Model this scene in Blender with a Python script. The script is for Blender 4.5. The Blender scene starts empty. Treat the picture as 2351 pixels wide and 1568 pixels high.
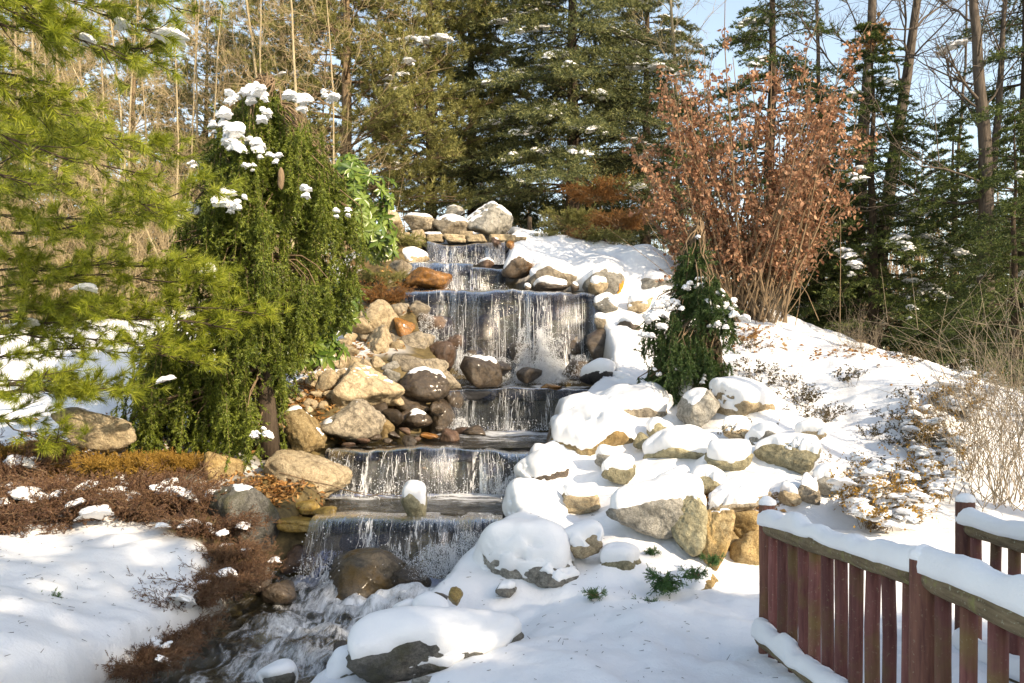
import bpy, bmesh, math, random
import numpy as np
from mathutils import Vector, Matrix

# ------------------------------------------------------------------ camera, sky, sun, exposure
S = bpy.context.scene
col = S.collection
F_, CX, HZ, EYE = 1959.0, 1175.5, 896.0, 1.65      # focal length and horizon in a 2351 px wide frame

cam_d = bpy.data.cameras.new('camera')
cam = bpy.data.objects.new('camera', cam_d); col.objects.link(cam)
cam.location = (0, 0, EYE); cam.rotation_euler = (math.radians(90), 0, 0)
cam_d.lens = 30; cam_d.sensor_width = 36; cam_d.shift_y = 112 / 2351
cam_d.clip_start = 0.05; cam_d.clip_end = 1500
S.camera = cam

SUN_EL, SUN_AZ = math.radians(27), math.radians(133)    # azimuth clockwise from +Y
w = bpy.data.worlds.new('World'); S.world = w; w.use_nodes = True
wn = w.node_tree.nodes; wn.clear()
sky = wn.new('ShaderNodeTexSky'); sky.sky_type = 'NISHITA'; sky.sun_disc = False
sky.sun_elevation = SUN_EL; sky.sun_rotation = SUN_AZ
sky.air_density = 1.0; sky.dust_density = .85; sky.ozone_density = 1.4; sky.altitude = 200
bg = wn.new('ShaderNodeBackground'); bg.inputs[1].default_value = 0.15
wo = wn.new('ShaderNodeOutputWorld')
w.node_tree.links.new(sky.outputs[0], bg.inputs[0]); w.node_tree.links.new(bg.outputs[0], wo.inputs[0])

sd = bpy.data.lights.new('sun', 'SUN'); sd.energy = 2.7; sd.angle = math.radians(0.53); sd.color = (1.0, 0.965, 0.91)
sun = bpy.data.objects.new('sun', sd); col.objects.link(sun)
SUNV = Vector((math.sin(SUN_AZ) * math.cos(SUN_EL), math.cos(SUN_AZ) * math.cos(SUN_EL), math.sin(SUN_EL)))
sun.rotation_euler = SUNV.to_track_quat('Z', 'Y').to_euler(); sun.location = (20, -20, 30)

S.view_settings.view_transform = 'Standard'; S.view_settings.look = 'None'
S.view_settings.gamma = 1; S.view_settings.use_curve_mapping = False
S.view_settings.exposure = 1.5
S.view_settings.use_white_balance = True; S.view_settings.white_balance_temperature = 9000; S.view_settings.white_balance_tint = 12
S.cycles.max_bounces = 8; S.cycles.transparent_max_bounces = 12
S.cycles.diffuse_bounces = 3; S.cycles.glossy_bounces = 3
S.cycles.caustics_reflective = False; S.cycles.caustics_refractive = False
S.cycles.sample_clamp_indirect = 6.0
S.cycles.use_denoising = True

# ------------------------------------------------------------------ helpers
def P(dx, dy, Y):
    return np.array([(dx - CX) / F_ * Y, Y, EYE + (HZ - dy) / F_ * Y])

def nz(v):
    return v / np.maximum(np.linalg.norm(v, axis=-1, keepdims=True), 1e-9)

def _h(ix, iy, iz, s):
    h = (ix * 73856093) ^ (iy * 19349663) ^ (iz * 83492791) ^ (s * 2654435761 & 0xffffffff)
    h = (h ^ (h >> 13)) * 1274126177 & 0xffffffff
    h = (h ^ (h >> 16)) * 374761393 & 0xffffffff
    return ((h ^ (h >> 15)) & 0xffffff) / float(0xffffff)

def vn(p, s=0):
    p = np.asarray(p, float); i = np.floor(p).astype(np.int64); f = p - i; f = f * f * (3 - 2 * f)
    x, y, z = i[:, 0], i[:, 1], i[:, 2]; fx, fy, fz = f[:, 0], f[:, 1], f[:, 2]
    def L(a, b, t): return a + (b - a) * t
    r = L(L(L(_h(x, y, z, s), _h(x+1, y, z, s), fx), L(_h(x, y+1, z, s), _h(x+1, y+1, z, s), fx), fy),
          L(L(_h(x, y, z+1, s), _h(x+1, y, z+1, s), fx), L(_h(x, y+1, z+1, s), _h(x+1, y+1, z+1, s), fx), fy), fz)
    return r * 2 - 1

def fbm(p, s=0, o=4, g=.5):
    a, t = 1.0, 0
    for k in range(o):
        t = t + a * vn(p, s + k * 17); p = p * 2.03 + 5.1; a *= g
    return t

def sstep(a, b, x):
    t = np.clip((x - a) / (b - a), 0, 1); return t * t * (3 - 2 * t)

def new_mesh(name, V, Fs, mat, smooth=True, attrs=None):
    V = np.asarray(V, np.float32).reshape(-1, 3)
    if not isinstance(Fs, list): Fs = [Fs]
    Fs = [np.asarray(f, np.int32) for f in Fs if len(f)]
    me = bpy.data.meshes.new(name)
    me.vertices.add(len(V)); me.vertices.foreach_set('co', V.ravel())
    idx = np.concatenate([f.ravel() for f in Fs]); tot = np.concatenate([np.full(len(f), f.shape[1], np.int32) for f in Fs])
    st = np.concatenate([[0], np.cumsum(tot)[:-1]]).astype(np.int32)
    me.loops.add(len(idx)); me.loops.foreach_set('vertex_index', idx)
    me.polygons.add(len(tot)); me.polygons.foreach_set('loop_start', st)
    me.polygons.foreach_set('use_smooth', np.full(len(tot), smooth, bool))
    for k, a in (attrs or {}).items():
        at = me.attributes.new(k, 'FLOAT', 'POINT'); at.data.foreach_set('value', np.asarray(a, np.float32))
    me.update(calc_edges=True)
    if mat: me.materials.append(mat)
    return me

WL = {}
def link(o, base, parent):
    base = np.asarray(base, float); WL[o.name] = base
    if parent is not None:
        o.parent = parent; o.location = tuple(base - WL[parent.name])
    else: o.location = tuple(base)
    col.objects.link(o); return o

def tag(o, label=None, cat=None, group=None, kind=None):
    for k, v in (('label', label), ('category', cat), ('group', group), ('kind', kind)):
        if v: o[k] = v
    return o

def thing(name, label, cat, base, group=None):
    o = bpy.data.objects.new(name, None); o.empty_display_size = .1
    link(o, base, None); WL[o.name] = np.asarray(base, float)
    return tag(o, label, cat, group)

def mesh_obj(name, V, Fs, mat, base=(0, 0, 0), parent=None, smooth=True, attrs=None):
    """V in world coordinates, stored relative to base (parts: to their parent's base)."""
    if parent is not None: base = WL[parent.name]
    me = new_mesh(name, np.asarray(V) - np.asarray(base), Fs, mat, smooth, attrs)
    o = bpy.data.objects.new(name, me); link(o, base, parent); WL[o.name] = np.asarray(base, float)
    return o

def copy_thing(src, loc, rz=0.0, sc=1.0, label=None):
    c = src.copy(); col.objects.link(c); c.location = tuple(loc); c.rotation_euler = (0, 0, rz); c.scale = (sc,) * 3
    if label: c['label'] = label
    for ch in src.children:
        d = ch.copy(); col.objects.link(d); d.parent = c
    WL[c.name] = np.asarray(loc, float)
    return c

class MB:
    def __init__(s): s.V = []; s.Q = []; s.T = []; s.n = 0
    def add(s, V, Q=None, T=None):
        V = np.asarray(V, float).reshape(-1, 3); s.V.append(V)
        if Q is not None and len(Q): s.Q.append(np.asarray(Q) + s.n)
        if T is not None and len(T): s.T.append(np.asarray(T) + s.n)
        s.n += len(V)
    def tube(s, pts, rad, k=6, cap=True):
        pts = np.asarray(pts, float); n = len(pts); rad = np.broadcast_to(np.asarray(rad, float), (n,))
        t = nz(np.gradient(pts, axis=0)); m = nz((pts[-1] - pts[0])[None])[0]
        ref = np.array([0, 0, 1.]) if abs(m[2]) < .8 else np.array([1., .13, 0])
        u = nz(np.cross(t, ref)); v = np.cross(t, u)
        a = np.arange(k) / k * 2 * np.pi
        ring = pts[:, None] + rad[:, None, None] * (np.cos(a)[None, :, None] * u[:, None] + np.sin(a)[None, :, None] * v[:, None])
        i = np.arange(n - 1)[:, None] * k; j = np.arange(k)[None]; j2 = (j + 1) % k
        Q = np.stack([i + j, i + j2, i + k + j2, i + k + j], -1).reshape(-1, 4)
        V = ring.reshape(-1, 3); T = []
        if cap:
            V = np.vstack([V, pts[:1], pts[-1:]]); b = n * k; jj = np.arange(k); kk = (jj + 1) % k
            T = np.concatenate([np.stack([np.full(k, b), kk, jj], 1), np.stack([np.full(k, b + 1), (n-1)*k + jj, (n-1)*k + kk], 1)])
        s.add(V, Q, T)
    def sticks(s, A, B, ra, rb):
        A = np.asarray(A, float); B = np.asarray(B, float); N = len(A)
        if N == 0: return
        ra = np.broadcast_to(np.asarray(ra, float), (N,)); rb = np.broadcast_to(np.asarray(rb, float), (N,))
        t = nz(B - A); ref = np.where(np.abs(t[:, 2:3]) < .85, np.array([[0, 0, 1.]]), np.array([[1., 0, 0]]))
        u = nz(np.cross(t, ref)); v = np.cross(t, u)
        a = np.arange(3) / 3 * 2 * np.pi
        d = np.cos(a)[None, :, None] * u[:, None] + np.sin(a)[None, :, None] * v[:, None]
        V = np.concatenate([A[:, None] + d * ra[:, None, None], B[:, None] + d * rb[:, None, None]], 1).reshape(-1, 3)
        q = np.array([[0, 1, 4, 3], [1, 2, 5, 4], [2, 0, 3, 5]])
        s.add(V, (np.arange(N)[:, None, None] * 6 + q[None]).reshape(-1, 4))
    def build(s, name, mat, parent=None, base=(0, 0, 0), smooth=True, **kw):
        if s.n == 0: return None
        Fs = []
        if s.Q: Fs.append(np.concatenate(s.Q))
        if s.T: Fs.append(np.concatenate(s.T))
        return mesh_obj(name, np.concatenate(s.V), Fs, mat, base, parent, smooth, **kw)

_ico = {}
def ico(k):
    if k not in _ico:
        bm = bmesh.new(); bmesh.ops.create_icosphere(bm, subdivisions=k, radius=1)
        V = np.array([v.co[:] for v in bm.verts]); F = np.array([[v.index for v in f.verts] for f in bm.faces]); bm.free()
        _ico[k] = (V, F)
    return _ico[k]

def vnormals(V, F):
    n = np.cross(V[F[:, 1]] - V[F[:, 0]], V[F[:, 2]] - V[F[:, 0]]); N = np.zeros_like(V)
    for k in range(3): np.add.at(N, F[:, k], n)
    return nz(N)

def needles(mb, A, B, m, ln, wd, rng, ang=(35, 70), tuft=0.0):
    """m needles on every shoot A->B; each one slim triangle."""
    A = np.asarray(A, float); B = np.asarray(B, float); N = len(A)
    if N == 0: return
    ax = nz(B - A); ref = np.where(np.abs(ax[:, 2:3]) < .85, np.array([[0, 0, 1.]]), np.array([[1., 0, 0]]))
    u = nz(np.cross(ax, ref)); v = np.cross(ax, u)
    t = rng.random((N, m)) ** (1 - tuft * .75); ph = rng.random((N, m)) * 2 * np.pi
    th = np.radians(rng.uniform(ang[0], ang[1], (N, m)))
    o = A[:, None] + (B - A)[:, None] * t[..., None]
    rad = np.cos(ph)[..., None] * u[:, None] + np.sin(ph)[..., None] * v[:, None]
    d = ax[:, None] * np.cos(th)[..., None] + rad * np.sin(th)[..., None]
    L = ln * rng.uniform(.7, 1.15, (N, m))[..., None]
    sd_ = nz(np.cross(d, rng.normal(size=(N, m, 3)))) * wd
    V = np.stack([o - sd_, o + sd_, o + d * L], 2).reshape(-1, 3)
    mb.add(V, None, np.arange(N * m * 3).reshape(-1, 3))

def leafset(mb, pos, d, up, ln, wd, fold=.25):
    """folded rhombic leaves: 4 vertices, 2 triangles each."""
    d = nz(d); s_ = nz(np.cross(d, up)); n = np.cross(s_, d)
    ln = np.broadcast_to(np.asarray(ln, float), (len(pos),))[:, None]; wd = np.broadcast_to(np.asarray(wd, float), (len(pos),))[:, None]
    a = pos; b = pos + d * ln * .45 + s_ * wd + n * wd * fold; c = pos + d * ln - n * ln * .12; e = pos + d * ln * .45 - s_ * wd + n * wd * fold
    V = np.stack([a, b, c, e], 1).reshape(-1, 3); i = np.arange(len(pos))[:, None] * 4
    mb.add(V, None, np.concatenate([i + [0, 1, 2], i + [0, 2, 3]]))

def blobs(mb, C, R, seed, sub=2, amp=.35):
    V0, F0 = ico(sub)
    for k, (c, r) in enumerate(zip(C, R)):
        n = 1 + amp * fbm(V0 * 1.7 + k * 7.3, seed, 2)
        V = V0 * n[:, None]; V[:, 2] = np.where(V[:, 2] < 0, V[:, 2] * .45, V[:, 2])
        mb.add(V * np.asarray(r) + np.asarray(c), None, F0)

# ------------------------------------------------------------------ materials
def M(name):
    m = bpy.data.materials.new(name); m.use_nodes = True
    nt = m.node_tree; nt.nodes.clear()
    out = nt.nodes.new('ShaderNodeOutputMaterial'); return m, nt, out
def N(nt, t, **kw):
    n = nt.nodes.new(t)
    for k, v in kw.items():
        if k.startswith('i_'): n.inputs[k[2:].replace('_', ' ')].default_value = v
        else: setattr(n, k, v)
    return n
def lk(nt, a, b): nt.links.new(a, b)
def ramp(nt, fac, stops):
    r = N(nt, 'ShaderNodeValToRGB'); e = r.color_ramp.elements
    while len(e) > 1: e.remove(e[-1])
    e[0].position = stops[0][0]; e[0].color = (*stops[0][1], 1)
    for p, c in stops[1:]: x = e.new(p); x.color = (*c, 1)
    lk(nt, fac, r.inputs[0]); return r.outputs[0]
def noise(nt, vec, scale, detail=4, rough=.55, dist=0):
    n = N(nt, 'ShaderNodeTexNoise'); n.inputs['Scale'].default_value = scale; n.inputs['Detail'].default_value = detail
    n.inputs['Roughness'].default_value = rough; n.inputs['Distortion'].default_value = dist
    if vec is not None: lk(nt, vec, n.inputs['Vector'])
    return n.outputs['Fac']
def math_(nt, op, a, b=None, clamp=False):
    n = N(nt, 'ShaderNodeMath', operation=op, use_clamp=clamp)
    for i, x in enumerate((a, b)):
        if x is None: continue
        if isinstance(x, (int, float)): n.inputs[i].default_value = x
        else: lk(nt, x, n.inputs[i])
    return n.outputs[0]
def mixc(nt, fac, a, b, mode='MIX'):
    n = N(nt, 'ShaderNodeMix', data_type='RGBA', blend_type=mode)
    for i, x in ((0, fac), (6, a), (7, b)):
        if isinstance(x, tuple): n.inputs[i].default_value = (*x, 1)
        elif isinstance(x, (int, float)): n.inputs[i].default_value = x
        else: lk(nt, x, n.inputs[i])
    return n.outputs[2]
def bump(nt, h, st, dist):
    b = N(nt, 'ShaderNodeBump'); b.inputs['Strength'].default_value = st; b.inputs['Distance'].default_value = dist
    lk(nt, h, b.inputs['Height']); return b.outputs[0]
def principled(nt, out, color, rough=.7, normal=None, spec=.5, coat=0):
    p = N(nt, 'ShaderNodeBsdfPrincipled')
    if isinstance(color, tuple): p.inputs['Base Color'].default_value = (*color, 1)
    else: lk(nt, color, p.inputs['Base Color'])
    if isinstance(rough, (int, float)): p.inputs['Roughness'].default_value = rough
    else: lk(nt, rough, p.inputs['Roughness'])
    p.inputs['Specular IOR Level'].default_value = spec
    if coat: p.inputs['Coat Weight'].default_value = coat; p.inputs['Coat Roughness'].default_value = .12
    if normal is not None: lk(nt, normal, p.inputs['Normal'])
    lk(nt, p.outputs[0], out.inputs[0]); return p
def objvec(nt, rnd=True):
    tc = N(nt, 'ShaderNodeTexCoord')
    if not rnd: return tc.outputs['Object'], None
    oi = N(nt, 'ShaderNodeObjectInfo'); a = N(nt, 'ShaderNodeVectorMath', operation='MULTIPLY_ADD')
    c = N(nt, 'ShaderNodeCombineXYZ')
    for i in range(3): lk(nt, oi.outputs['Random'], c.inputs[i])
    lk(nt, c.outputs[0], a.inputs[0]); a.inputs[1].default_value = (37, 53, 71); lk(nt, tc.outputs['Object'], a.inputs[2])
    return a.outputs[0], oi.outputs['Random']

def rock_mat(name, c1, c2, dark, rough=.85, wet=0.0, moss=None, vein=True):
    m, nt, out = M(name); v, r = objvec(nt)
    n1 = noise(nt, v, 2.2, 6, .62, .6); n2 = noise(nt, v, 14, 5, .7); n3 = noise(nt, v, 70, 3, .7)
    c = ramp(nt, n1, [(.3, c1), (.68, c2)])
    c = mixc(nt, ramp(nt, n2, [(.46, (0, 0, 0)), (.72, (1, 1, 1))]), c, dark)
    c = mixc(nt, ramp(nt, n3, [(.35, (.55, .55, .55)), (.6, (0, 0, 0))]), c, dark)
    wv = N(nt, 'ShaderNodeTexWave', wave_type='BANDS', bands_direction='DIAGONAL'); lk(nt, v, wv.inputs['Vector'])
    wv.inputs['Scale'].default_value = 2.1; wv.inputs['Distortion'].default_value = 9; wv.inputs['Detail'].default_value = 4
    c = mixc(nt, math_(nt, 'MULTIPLY', ramp(nt, wv.outputs['Fac'], [(0, (1, 1, 1)), (.14, (0, 0, 0))]), .45), c, dark)
    if moss:
        c = mixc(nt, ramp(nt, noise(nt, v, 3.3, 5, .65), [(.47, (0, 0, 0)), (.66, (1, 1, 1))]), c, moss)
    b = N(nt, 'ShaderNodeMapRange'); lk(nt, r, b.inputs[0]); b.inputs[3].default_value = .72; b.inputs[4].default_value = 1.18
    c = mixc(nt, 1.0, c, b.outputs[0], 'MULTIPLY')
    hgt = math_(nt, 'ADD', n2, math_(nt, 'MULTIPLY', n3, .4))
    n4 = noise(nt, v, 6, 8, .75, .3)
    hgt = math_(nt, 'ADD', hgt, math_(nt, 'MULTIPLY', n4, 1.2))
    principled(nt, out, c, rough, bump(nt, hgt, .9 if not wet else .6, .045), .4, wet * .35)
    return m

RM = {
 'tan':    rock_mat('tan_stone', (.46, .36, .22), (.62, .51, .35), (.17, .12, .07)),
 'grey':   rock_mat('grey_granite', (.29, .275, .24), (.46, .435, .38), (.09, .085, .07)),
 'mottled':rock_mat('mottled_granite', (.34, .28, .20), (.48, .41, .31), (.06, .05, .038)),
 'ochre':  rock_mat('ochre_stone', (.42, .26, .085), (.56, .44, .25), (.14, .085, .03)),
 'gold':   rock_mat('golden_wet_stone', (.28, .17, .035), (.40, .28, .085), (.10, .06, .015), .35, .5),
 'olive':  rock_mat('olive_boulder', (.34, .305, .19), (.50, .45, .30), (.12, .105, .06)),
 'wet':    rock_mat('wet_brown_stone', (.06, .042, .028), (.12, .085, .055), (.02, .015, .011), .38, .8),
 'wetred': rock_mat('wet_red_stone', (.11, .06, .038), (.19, .115, .072), (.04, .024, .017), .38, .7),
 'orange': rock_mat('wet_orange_stone', (.30, .115, .02), (.36, .17, .045), (.07, .035, .014), .22, .9),
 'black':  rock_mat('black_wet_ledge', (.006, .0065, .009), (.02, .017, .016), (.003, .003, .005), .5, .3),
 'mossy':  rock_mat('mossy_wet_boulder', (.10, .075, .05), (.20, .16, .11), (.03, .024, .016), .4, .5, (.15, .085, .02)),
 'shade':  rock_mat('dark_granite_in_shade', (.14, .135, .125), (.26, .25, .22), (.05, .048, .042), .8, 0, (.10, .095, .05)),  # dark granite with the shade of the near bank mixed into its colour
 'bed':    rock_mat('stream_cobble', (.20, .15, .055), (.34, .26, .11), (.08, .06, .03), .5, .3),
}

def snow_mat():
    m, nt, out = M('snow'); tc = N(nt, 'ShaderNodeNewGeometry')
    v = tc.outputs['Position']
    h = math_(nt, 'ADD', noise(nt, v, 5, 5, .6), math_(nt, 'MULTIPLY', noise(nt, v, 60, 3, .7), .16))
    c = ramp(nt, noise(nt, v, 1.3, 3), [(.3, (.74, .75, .77)), (.7, (.80, .81, .82))])
    p = principled(nt, out, c, .6, bump(nt, h, .35, .05), .25)
    p.inputs['Subsurface Weight'].default_value = .0
    return m
SNOW = snow_mat()

def foliage_mat(name, cols, rough=.5, trans=.35, spec=.4):
    m, nt, out = M(name); g = N(nt, 'ShaderNodeNewGeometry')
    nn = noise(nt, g.outputs['Position'], 1.6, 3)
    f = math_(nt, 'ADD', math_(nt, 'MULTIPLY', g.outputs['Random Per Island'], .6), math_(nt, 'MULTIPLY', nn, .5))
    k = len(cols); c = ramp(nt, f, [(.15 + .7 * i / max(1, k - 1), x) for i, x in enumerate(cols)])
    p = principled(nt, out, c, rough, None, spec)
    t = N(nt, 'ShaderNodeBsdfTranslucent'); lk(nt, c, t.inputs[0])
    mx = N(nt, 'ShaderNodeMixShader'); mx.inputs[0].default_value = trans
    lk(nt, p.outputs[0], mx.inputs[1]); lk(nt, t.outputs[0], mx.inputs[2]); lk(nt, mx.outputs[0], out.inputs[0])
    return m
FM = {  # conifer tones spread darker and paler to imitate inner shade and lit tips
 'pine':   foliage_mat('white_pine_needles', [(.07, .10, .012), (.21, .26, .024), (.42, .43, .06)]),
 'weep':   foliage_mat('weeping_spruce_needles', [(.025, .048, .008), (.11, .15, .02), (.26, .30, .055)], .5, .3),
 'weep2':  foliage_mat('small_spruce_needles', [(.02, .055, .02), (.05, .095, .025), (.085, .13, .035)], .5, .3),
 'spruce': foliage_mat('spruce_needles', [(.014, .026, .012), (.07, .09, .03), (.26, .26, .10)], .55, .18),
 'scots':  foliage_mat('scots_pine_needles', [(.06, .07, .02), (.18, .18, .05), (.38, .35, .13)], .55, .25),
 'hem':    foliage_mat('hemlock_needles', [(.014, .03, .01), (.05, .08, .02), (.16, .19, .05)], .5, .3),
 'beech':  foliage_mat('copper_dry_leaves', [(.12, .05, .026), (.30, .14, .075), (.48, .28, .17)], .6, .3),
 'litter': foliage_mat('fallen_leaves', [(.15, .06, .02), (.32, .15, .045), (.45, .27, .11)], .7, .15),
 'rust':   foliage_mat('rust_foliage', [(.14, .06, .02), (.27, .12, .04), (.34, .18, .06)], .6, .25),
 'rhodo':  foliage_mat('rhododendron_leaves', [(.035, .085, .012), (.09, .155, .02), (.19, .25, .05)], .32, .22, .6),
 'juni':   foliage_mat('bronze_juniper', [(.06, .03, .024), (.13, .065, .04), (.24, .14, .07)], .6, .2),
 'junig':  foliage_mat('ochre_juniper', [(.11, .075, .018), (.30, .17, .035), (.46, .27, .06)], .6, .25),  # ochre brightened to paint sunlight onto the junipers; also colours the bush leaves
 'shrub':  foliage_mat('small_dark_leaves', [(.025, .03, .012), (.06, .05, .02), (.12, .075, .03)], .5, .2),
 'yew':    foliage_mat('yew_sprig', [(.02, .08, .03), (.05, .13, .04), (.10, .18, .05)], .5, .25),
}
def bark_mat(name, c1, c2, sc=6):
    m, nt, out = M(name); v, r = objvec(nt)
    mp = N(nt, 'ShaderNodeMapping'); mp.inputs['Scale'].default_value = (4, 4, .7); lk(nt, v, mp.inputs[0])
    n1 = noise(nt, mp.outputs[0], sc, 5, .65)
    principled(nt, out, ramp(nt, n1, [(.3, c1), (.7, c2)]), .9, bump(nt, n1, .7, .02), .2); return m
BM = {
 'grey': bark_mat('grey_bark', (.035, .028, .022), (.125, .10, .08)),
 'dark': bark_mat('dark_bark', (.03, .022, .016), (.09, .065, .045)),
 'tan':  bark_mat('tan_bark', (.22, .17, .10), (.42, .35, .23)),
 'twig': bark_mat('brown_twig', (.11, .075, .045), (.25, .175, .11)),
 'straw': bark_mat('grey_straw_twig', (.15, .12, .085), (.30, .245, .18)),
 'dry':  bark_mat('dry_straw_twig', (.27, .20, .11), (.42, .33, .20)),
}
def wood_mat(name, c1, c2, patch, pf):
    m, nt, out = M(name); v, r = objvec(nt)
    mp = N(nt, 'ShaderNodeMapping'); mp.inputs['Scale'].default_value = (9, 9, .8); lk(nt, v, mp.inputs[0])
    n1 = noise(nt, mp.outputs[0], 5, 6, .65, .4); n2 = noise(nt, v, 3.5, 4); n3 = noise(nt, v, 60, 3)
    c = ramp(nt, n1, [(.3, c1), (.7, c2)])
    c = mixc(nt, ramp(nt, n2, [(pf, (0, 0, 0)), (pf + .16, (.75, .75, .75))]), c, patch)
    c = mixc(nt, ramp(nt, n3, [(.62, (0, 0, 0)), (.75, (.5, .5, .5))]), c, (.30, .25, .17))
    b = N(nt, 'ShaderNodeMapRange'); lk(nt, r, b.inputs[0]); b.inputs[3].default_value = .65; b.inputs[4].default_value = 1.35
    c = mixc(nt, 1.0, c, b.outputs[0], 'MULTIPLY')
    principled(nt, out, c, .75, bump(nt, n1, .5, .008), .3); return m
def rail_mat():
    m, nt, out = M('weathered_log'); v, r = objvec(nt)
    mp = N(nt, 'ShaderNodeMapping'); mp.inputs['Scale'].default_value = (9, .8, 9); lk(nt, v, mp.inputs[0])
    n1 = noise(nt, mp.outputs[0], 5, 6, .65, .4); n2 = noise(nt, v, 9, 5, .7); n3 = noise(nt, v, 45, 4, .7)
    c = ramp(nt, n1, [(.3, (.085, .06, .033)), (.7, (.22, .165, .10))])
    c = mixc(nt, ramp(nt, n2, [(.55, (0, 0, 0)), (.66, (.8, .8, .8))]), c, (.20, .19, .07))
    c = mixc(nt, ramp(nt, n3, [(.6, (0, 0, 0)), (.68, (.8, .8, .8))]), c, (.36, .37, .27))
    principled(nt, out, c, .85, bump(nt, math_(nt, 'ADD', n1, n3), .6, .01), .2); return m
WM = {'picket': wood_mat('stained_picket', (.10, .031, .028), (.20, .078, .066), (.15, .10, .035), .5),
      'post': wood_mat('stained_post', (.095, .034, .027), (.21, .09, .06), (.14, .08, .03), .6),
      'rail': rail_mat()}

# water: a thin clear skin over dark stone, with white aerated streaks
def water_mat(name, kind):
    m, nt, out = M(name); g = N(nt, 'ShaderNodeNewGeometry'); v = g.outputs['Position']
    at = N(nt, 'ShaderNodeAttribute', attribute_name='foam')
    if kind == 'fall':
        mp = N(nt, 'ShaderNodeMapping'); mp.inputs['Scale'].default_value = (4.6, 2.0, .40); lk(nt, v, mp.inputs[0])
        mp2 = N(nt, 'ShaderNodeMapping'); mp2.inputs['Scale'].default_value = (34, 6, 3.4); lk(nt, v, mp2.inputs[0])
        a = noise(nt, mp.outputs[0], 1, 5, .6, .5); b = noise(nt, mp2.outputs[0], 1, 5, .75, .8)
        a2 = math_(nt, 'ADD', a, math_(nt, 'MULTIPLY', at.outputs['Fac'], .42))
        fa_ = ramp(nt, a2, [(.55, (0, 0, 0)), (.70, (1, 1, 1))]); fb_ = ramp(nt, b, [(.50, (0, 0, 0)), (.62, (.9, .9, .9))])
        foam = math_(nt, 'MULTIPLY', fa_, fb_)
        hgt = math_(nt, 'ADD', a, math_(nt, 'MULTIPLY', b, .5)); bs, bd = .6, .05
        tint, gl = (.46, .54, .74), .0
    else:
        mp = N(nt, 'ShaderNodeMapping'); mp.inputs['Rotation'].default_value = (0, 0, .45 if kind == 'stream' else 0)
        mp.inputs['Scale'].default_value = (7, 2.2, 3) if kind == 'stream' else (2.2, 6, 3); lk(nt, v, mp.inputs[0])
        a = noise(nt, mp.outputs[0], 1.1, 5, .62, 1.2); b = noise(nt, mp.outputs[0], 5, 5, .7, 1.5)
        f = math_(nt, 'ADD', math_(nt, 'MULTIPLY', a, .68), math_(nt, 'MULTIPLY', b, .32))
        f = math_(nt, 'ADD', f, math_(nt, 'MULTIPLY', at.outputs['Fac'], .36))
        foam = ramp(nt, f, [(.57, (0, 0, 0)), (.82, (.88, .88, .88))])
        hgt = math_(nt, 'ADD', a, math_(nt, 'MULTIPLY', b, .35)); bs, bd = .5, .08
        tint, gl = (.74, .76, .72), .05
    nrm = bump(nt, hgt, bs, bd)
    tr = N(nt, 'ShaderNodeBsdfTransparent'); tr.inputs[0].default_value = (*tint, 1)
    gs = N(nt, 'ShaderNodeBsdfGlossy'); gs.inputs['Roughness'].default_value = .06; gs.inputs['Color'].default_value = (1, 1, 1, 1); lk(nt, nrm, gs.inputs['Normal'])
    fr = N(nt, 'ShaderNodeFresnel'); fr.inputs['IOR'].default_value = 1.33; lk(nt, nrm, fr.inputs['Normal'])
    fa = math_(nt, 'ADD', fr.outputs[0], gl, True)
    mx = N(nt, 'ShaderNodeMixShader'); lk(nt, fa, mx.inputs[0]); lk(nt, tr.outputs[0], mx.inputs[1]); lk(nt, gs.outputs[0], mx.inputs[2])
    pf = N(nt, 'ShaderNodeBsdfPrincipled'); pf.inputs['Base Color'].default_value = (.82, .84, .86, 1); pf.inputs['Roughness'].default_value = .45; lk(nt, nrm, pf.inputs['Normal'])
    m2 = N(nt, 'ShaderNodeMixShader'); lk(nt, foam, m2.inputs[0]); lk(nt, mx.outputs[0], m2.inputs[1]); lk(nt, pf.outputs[0], m2.inputs[2])
    lk(nt, m2.outputs[0], out.inputs[0]); return m
WF, WPOOL, WSTR = water_mat('falling_water', 'fall'), water_mat('pool_water', 'pool'), water_mat('stream_water', 'stream')
def white_water():
    m, nt, out = M('white_water'); p = principled(nt, out, (.86, .88, .9), .15, None, .8)
    t = N(nt, 'ShaderNodeBsdfTransparent'); mx = N(nt, 'ShaderNodeMixShader'); mx.inputs[0].default_value = .75
    lk(nt, t.outputs[0], mx.inputs[1]); lk(nt, p.outputs[0], mx.inputs[2]); lk(nt, mx.outputs[0], out.inputs[0]); return m
WW = white_water()

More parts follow.
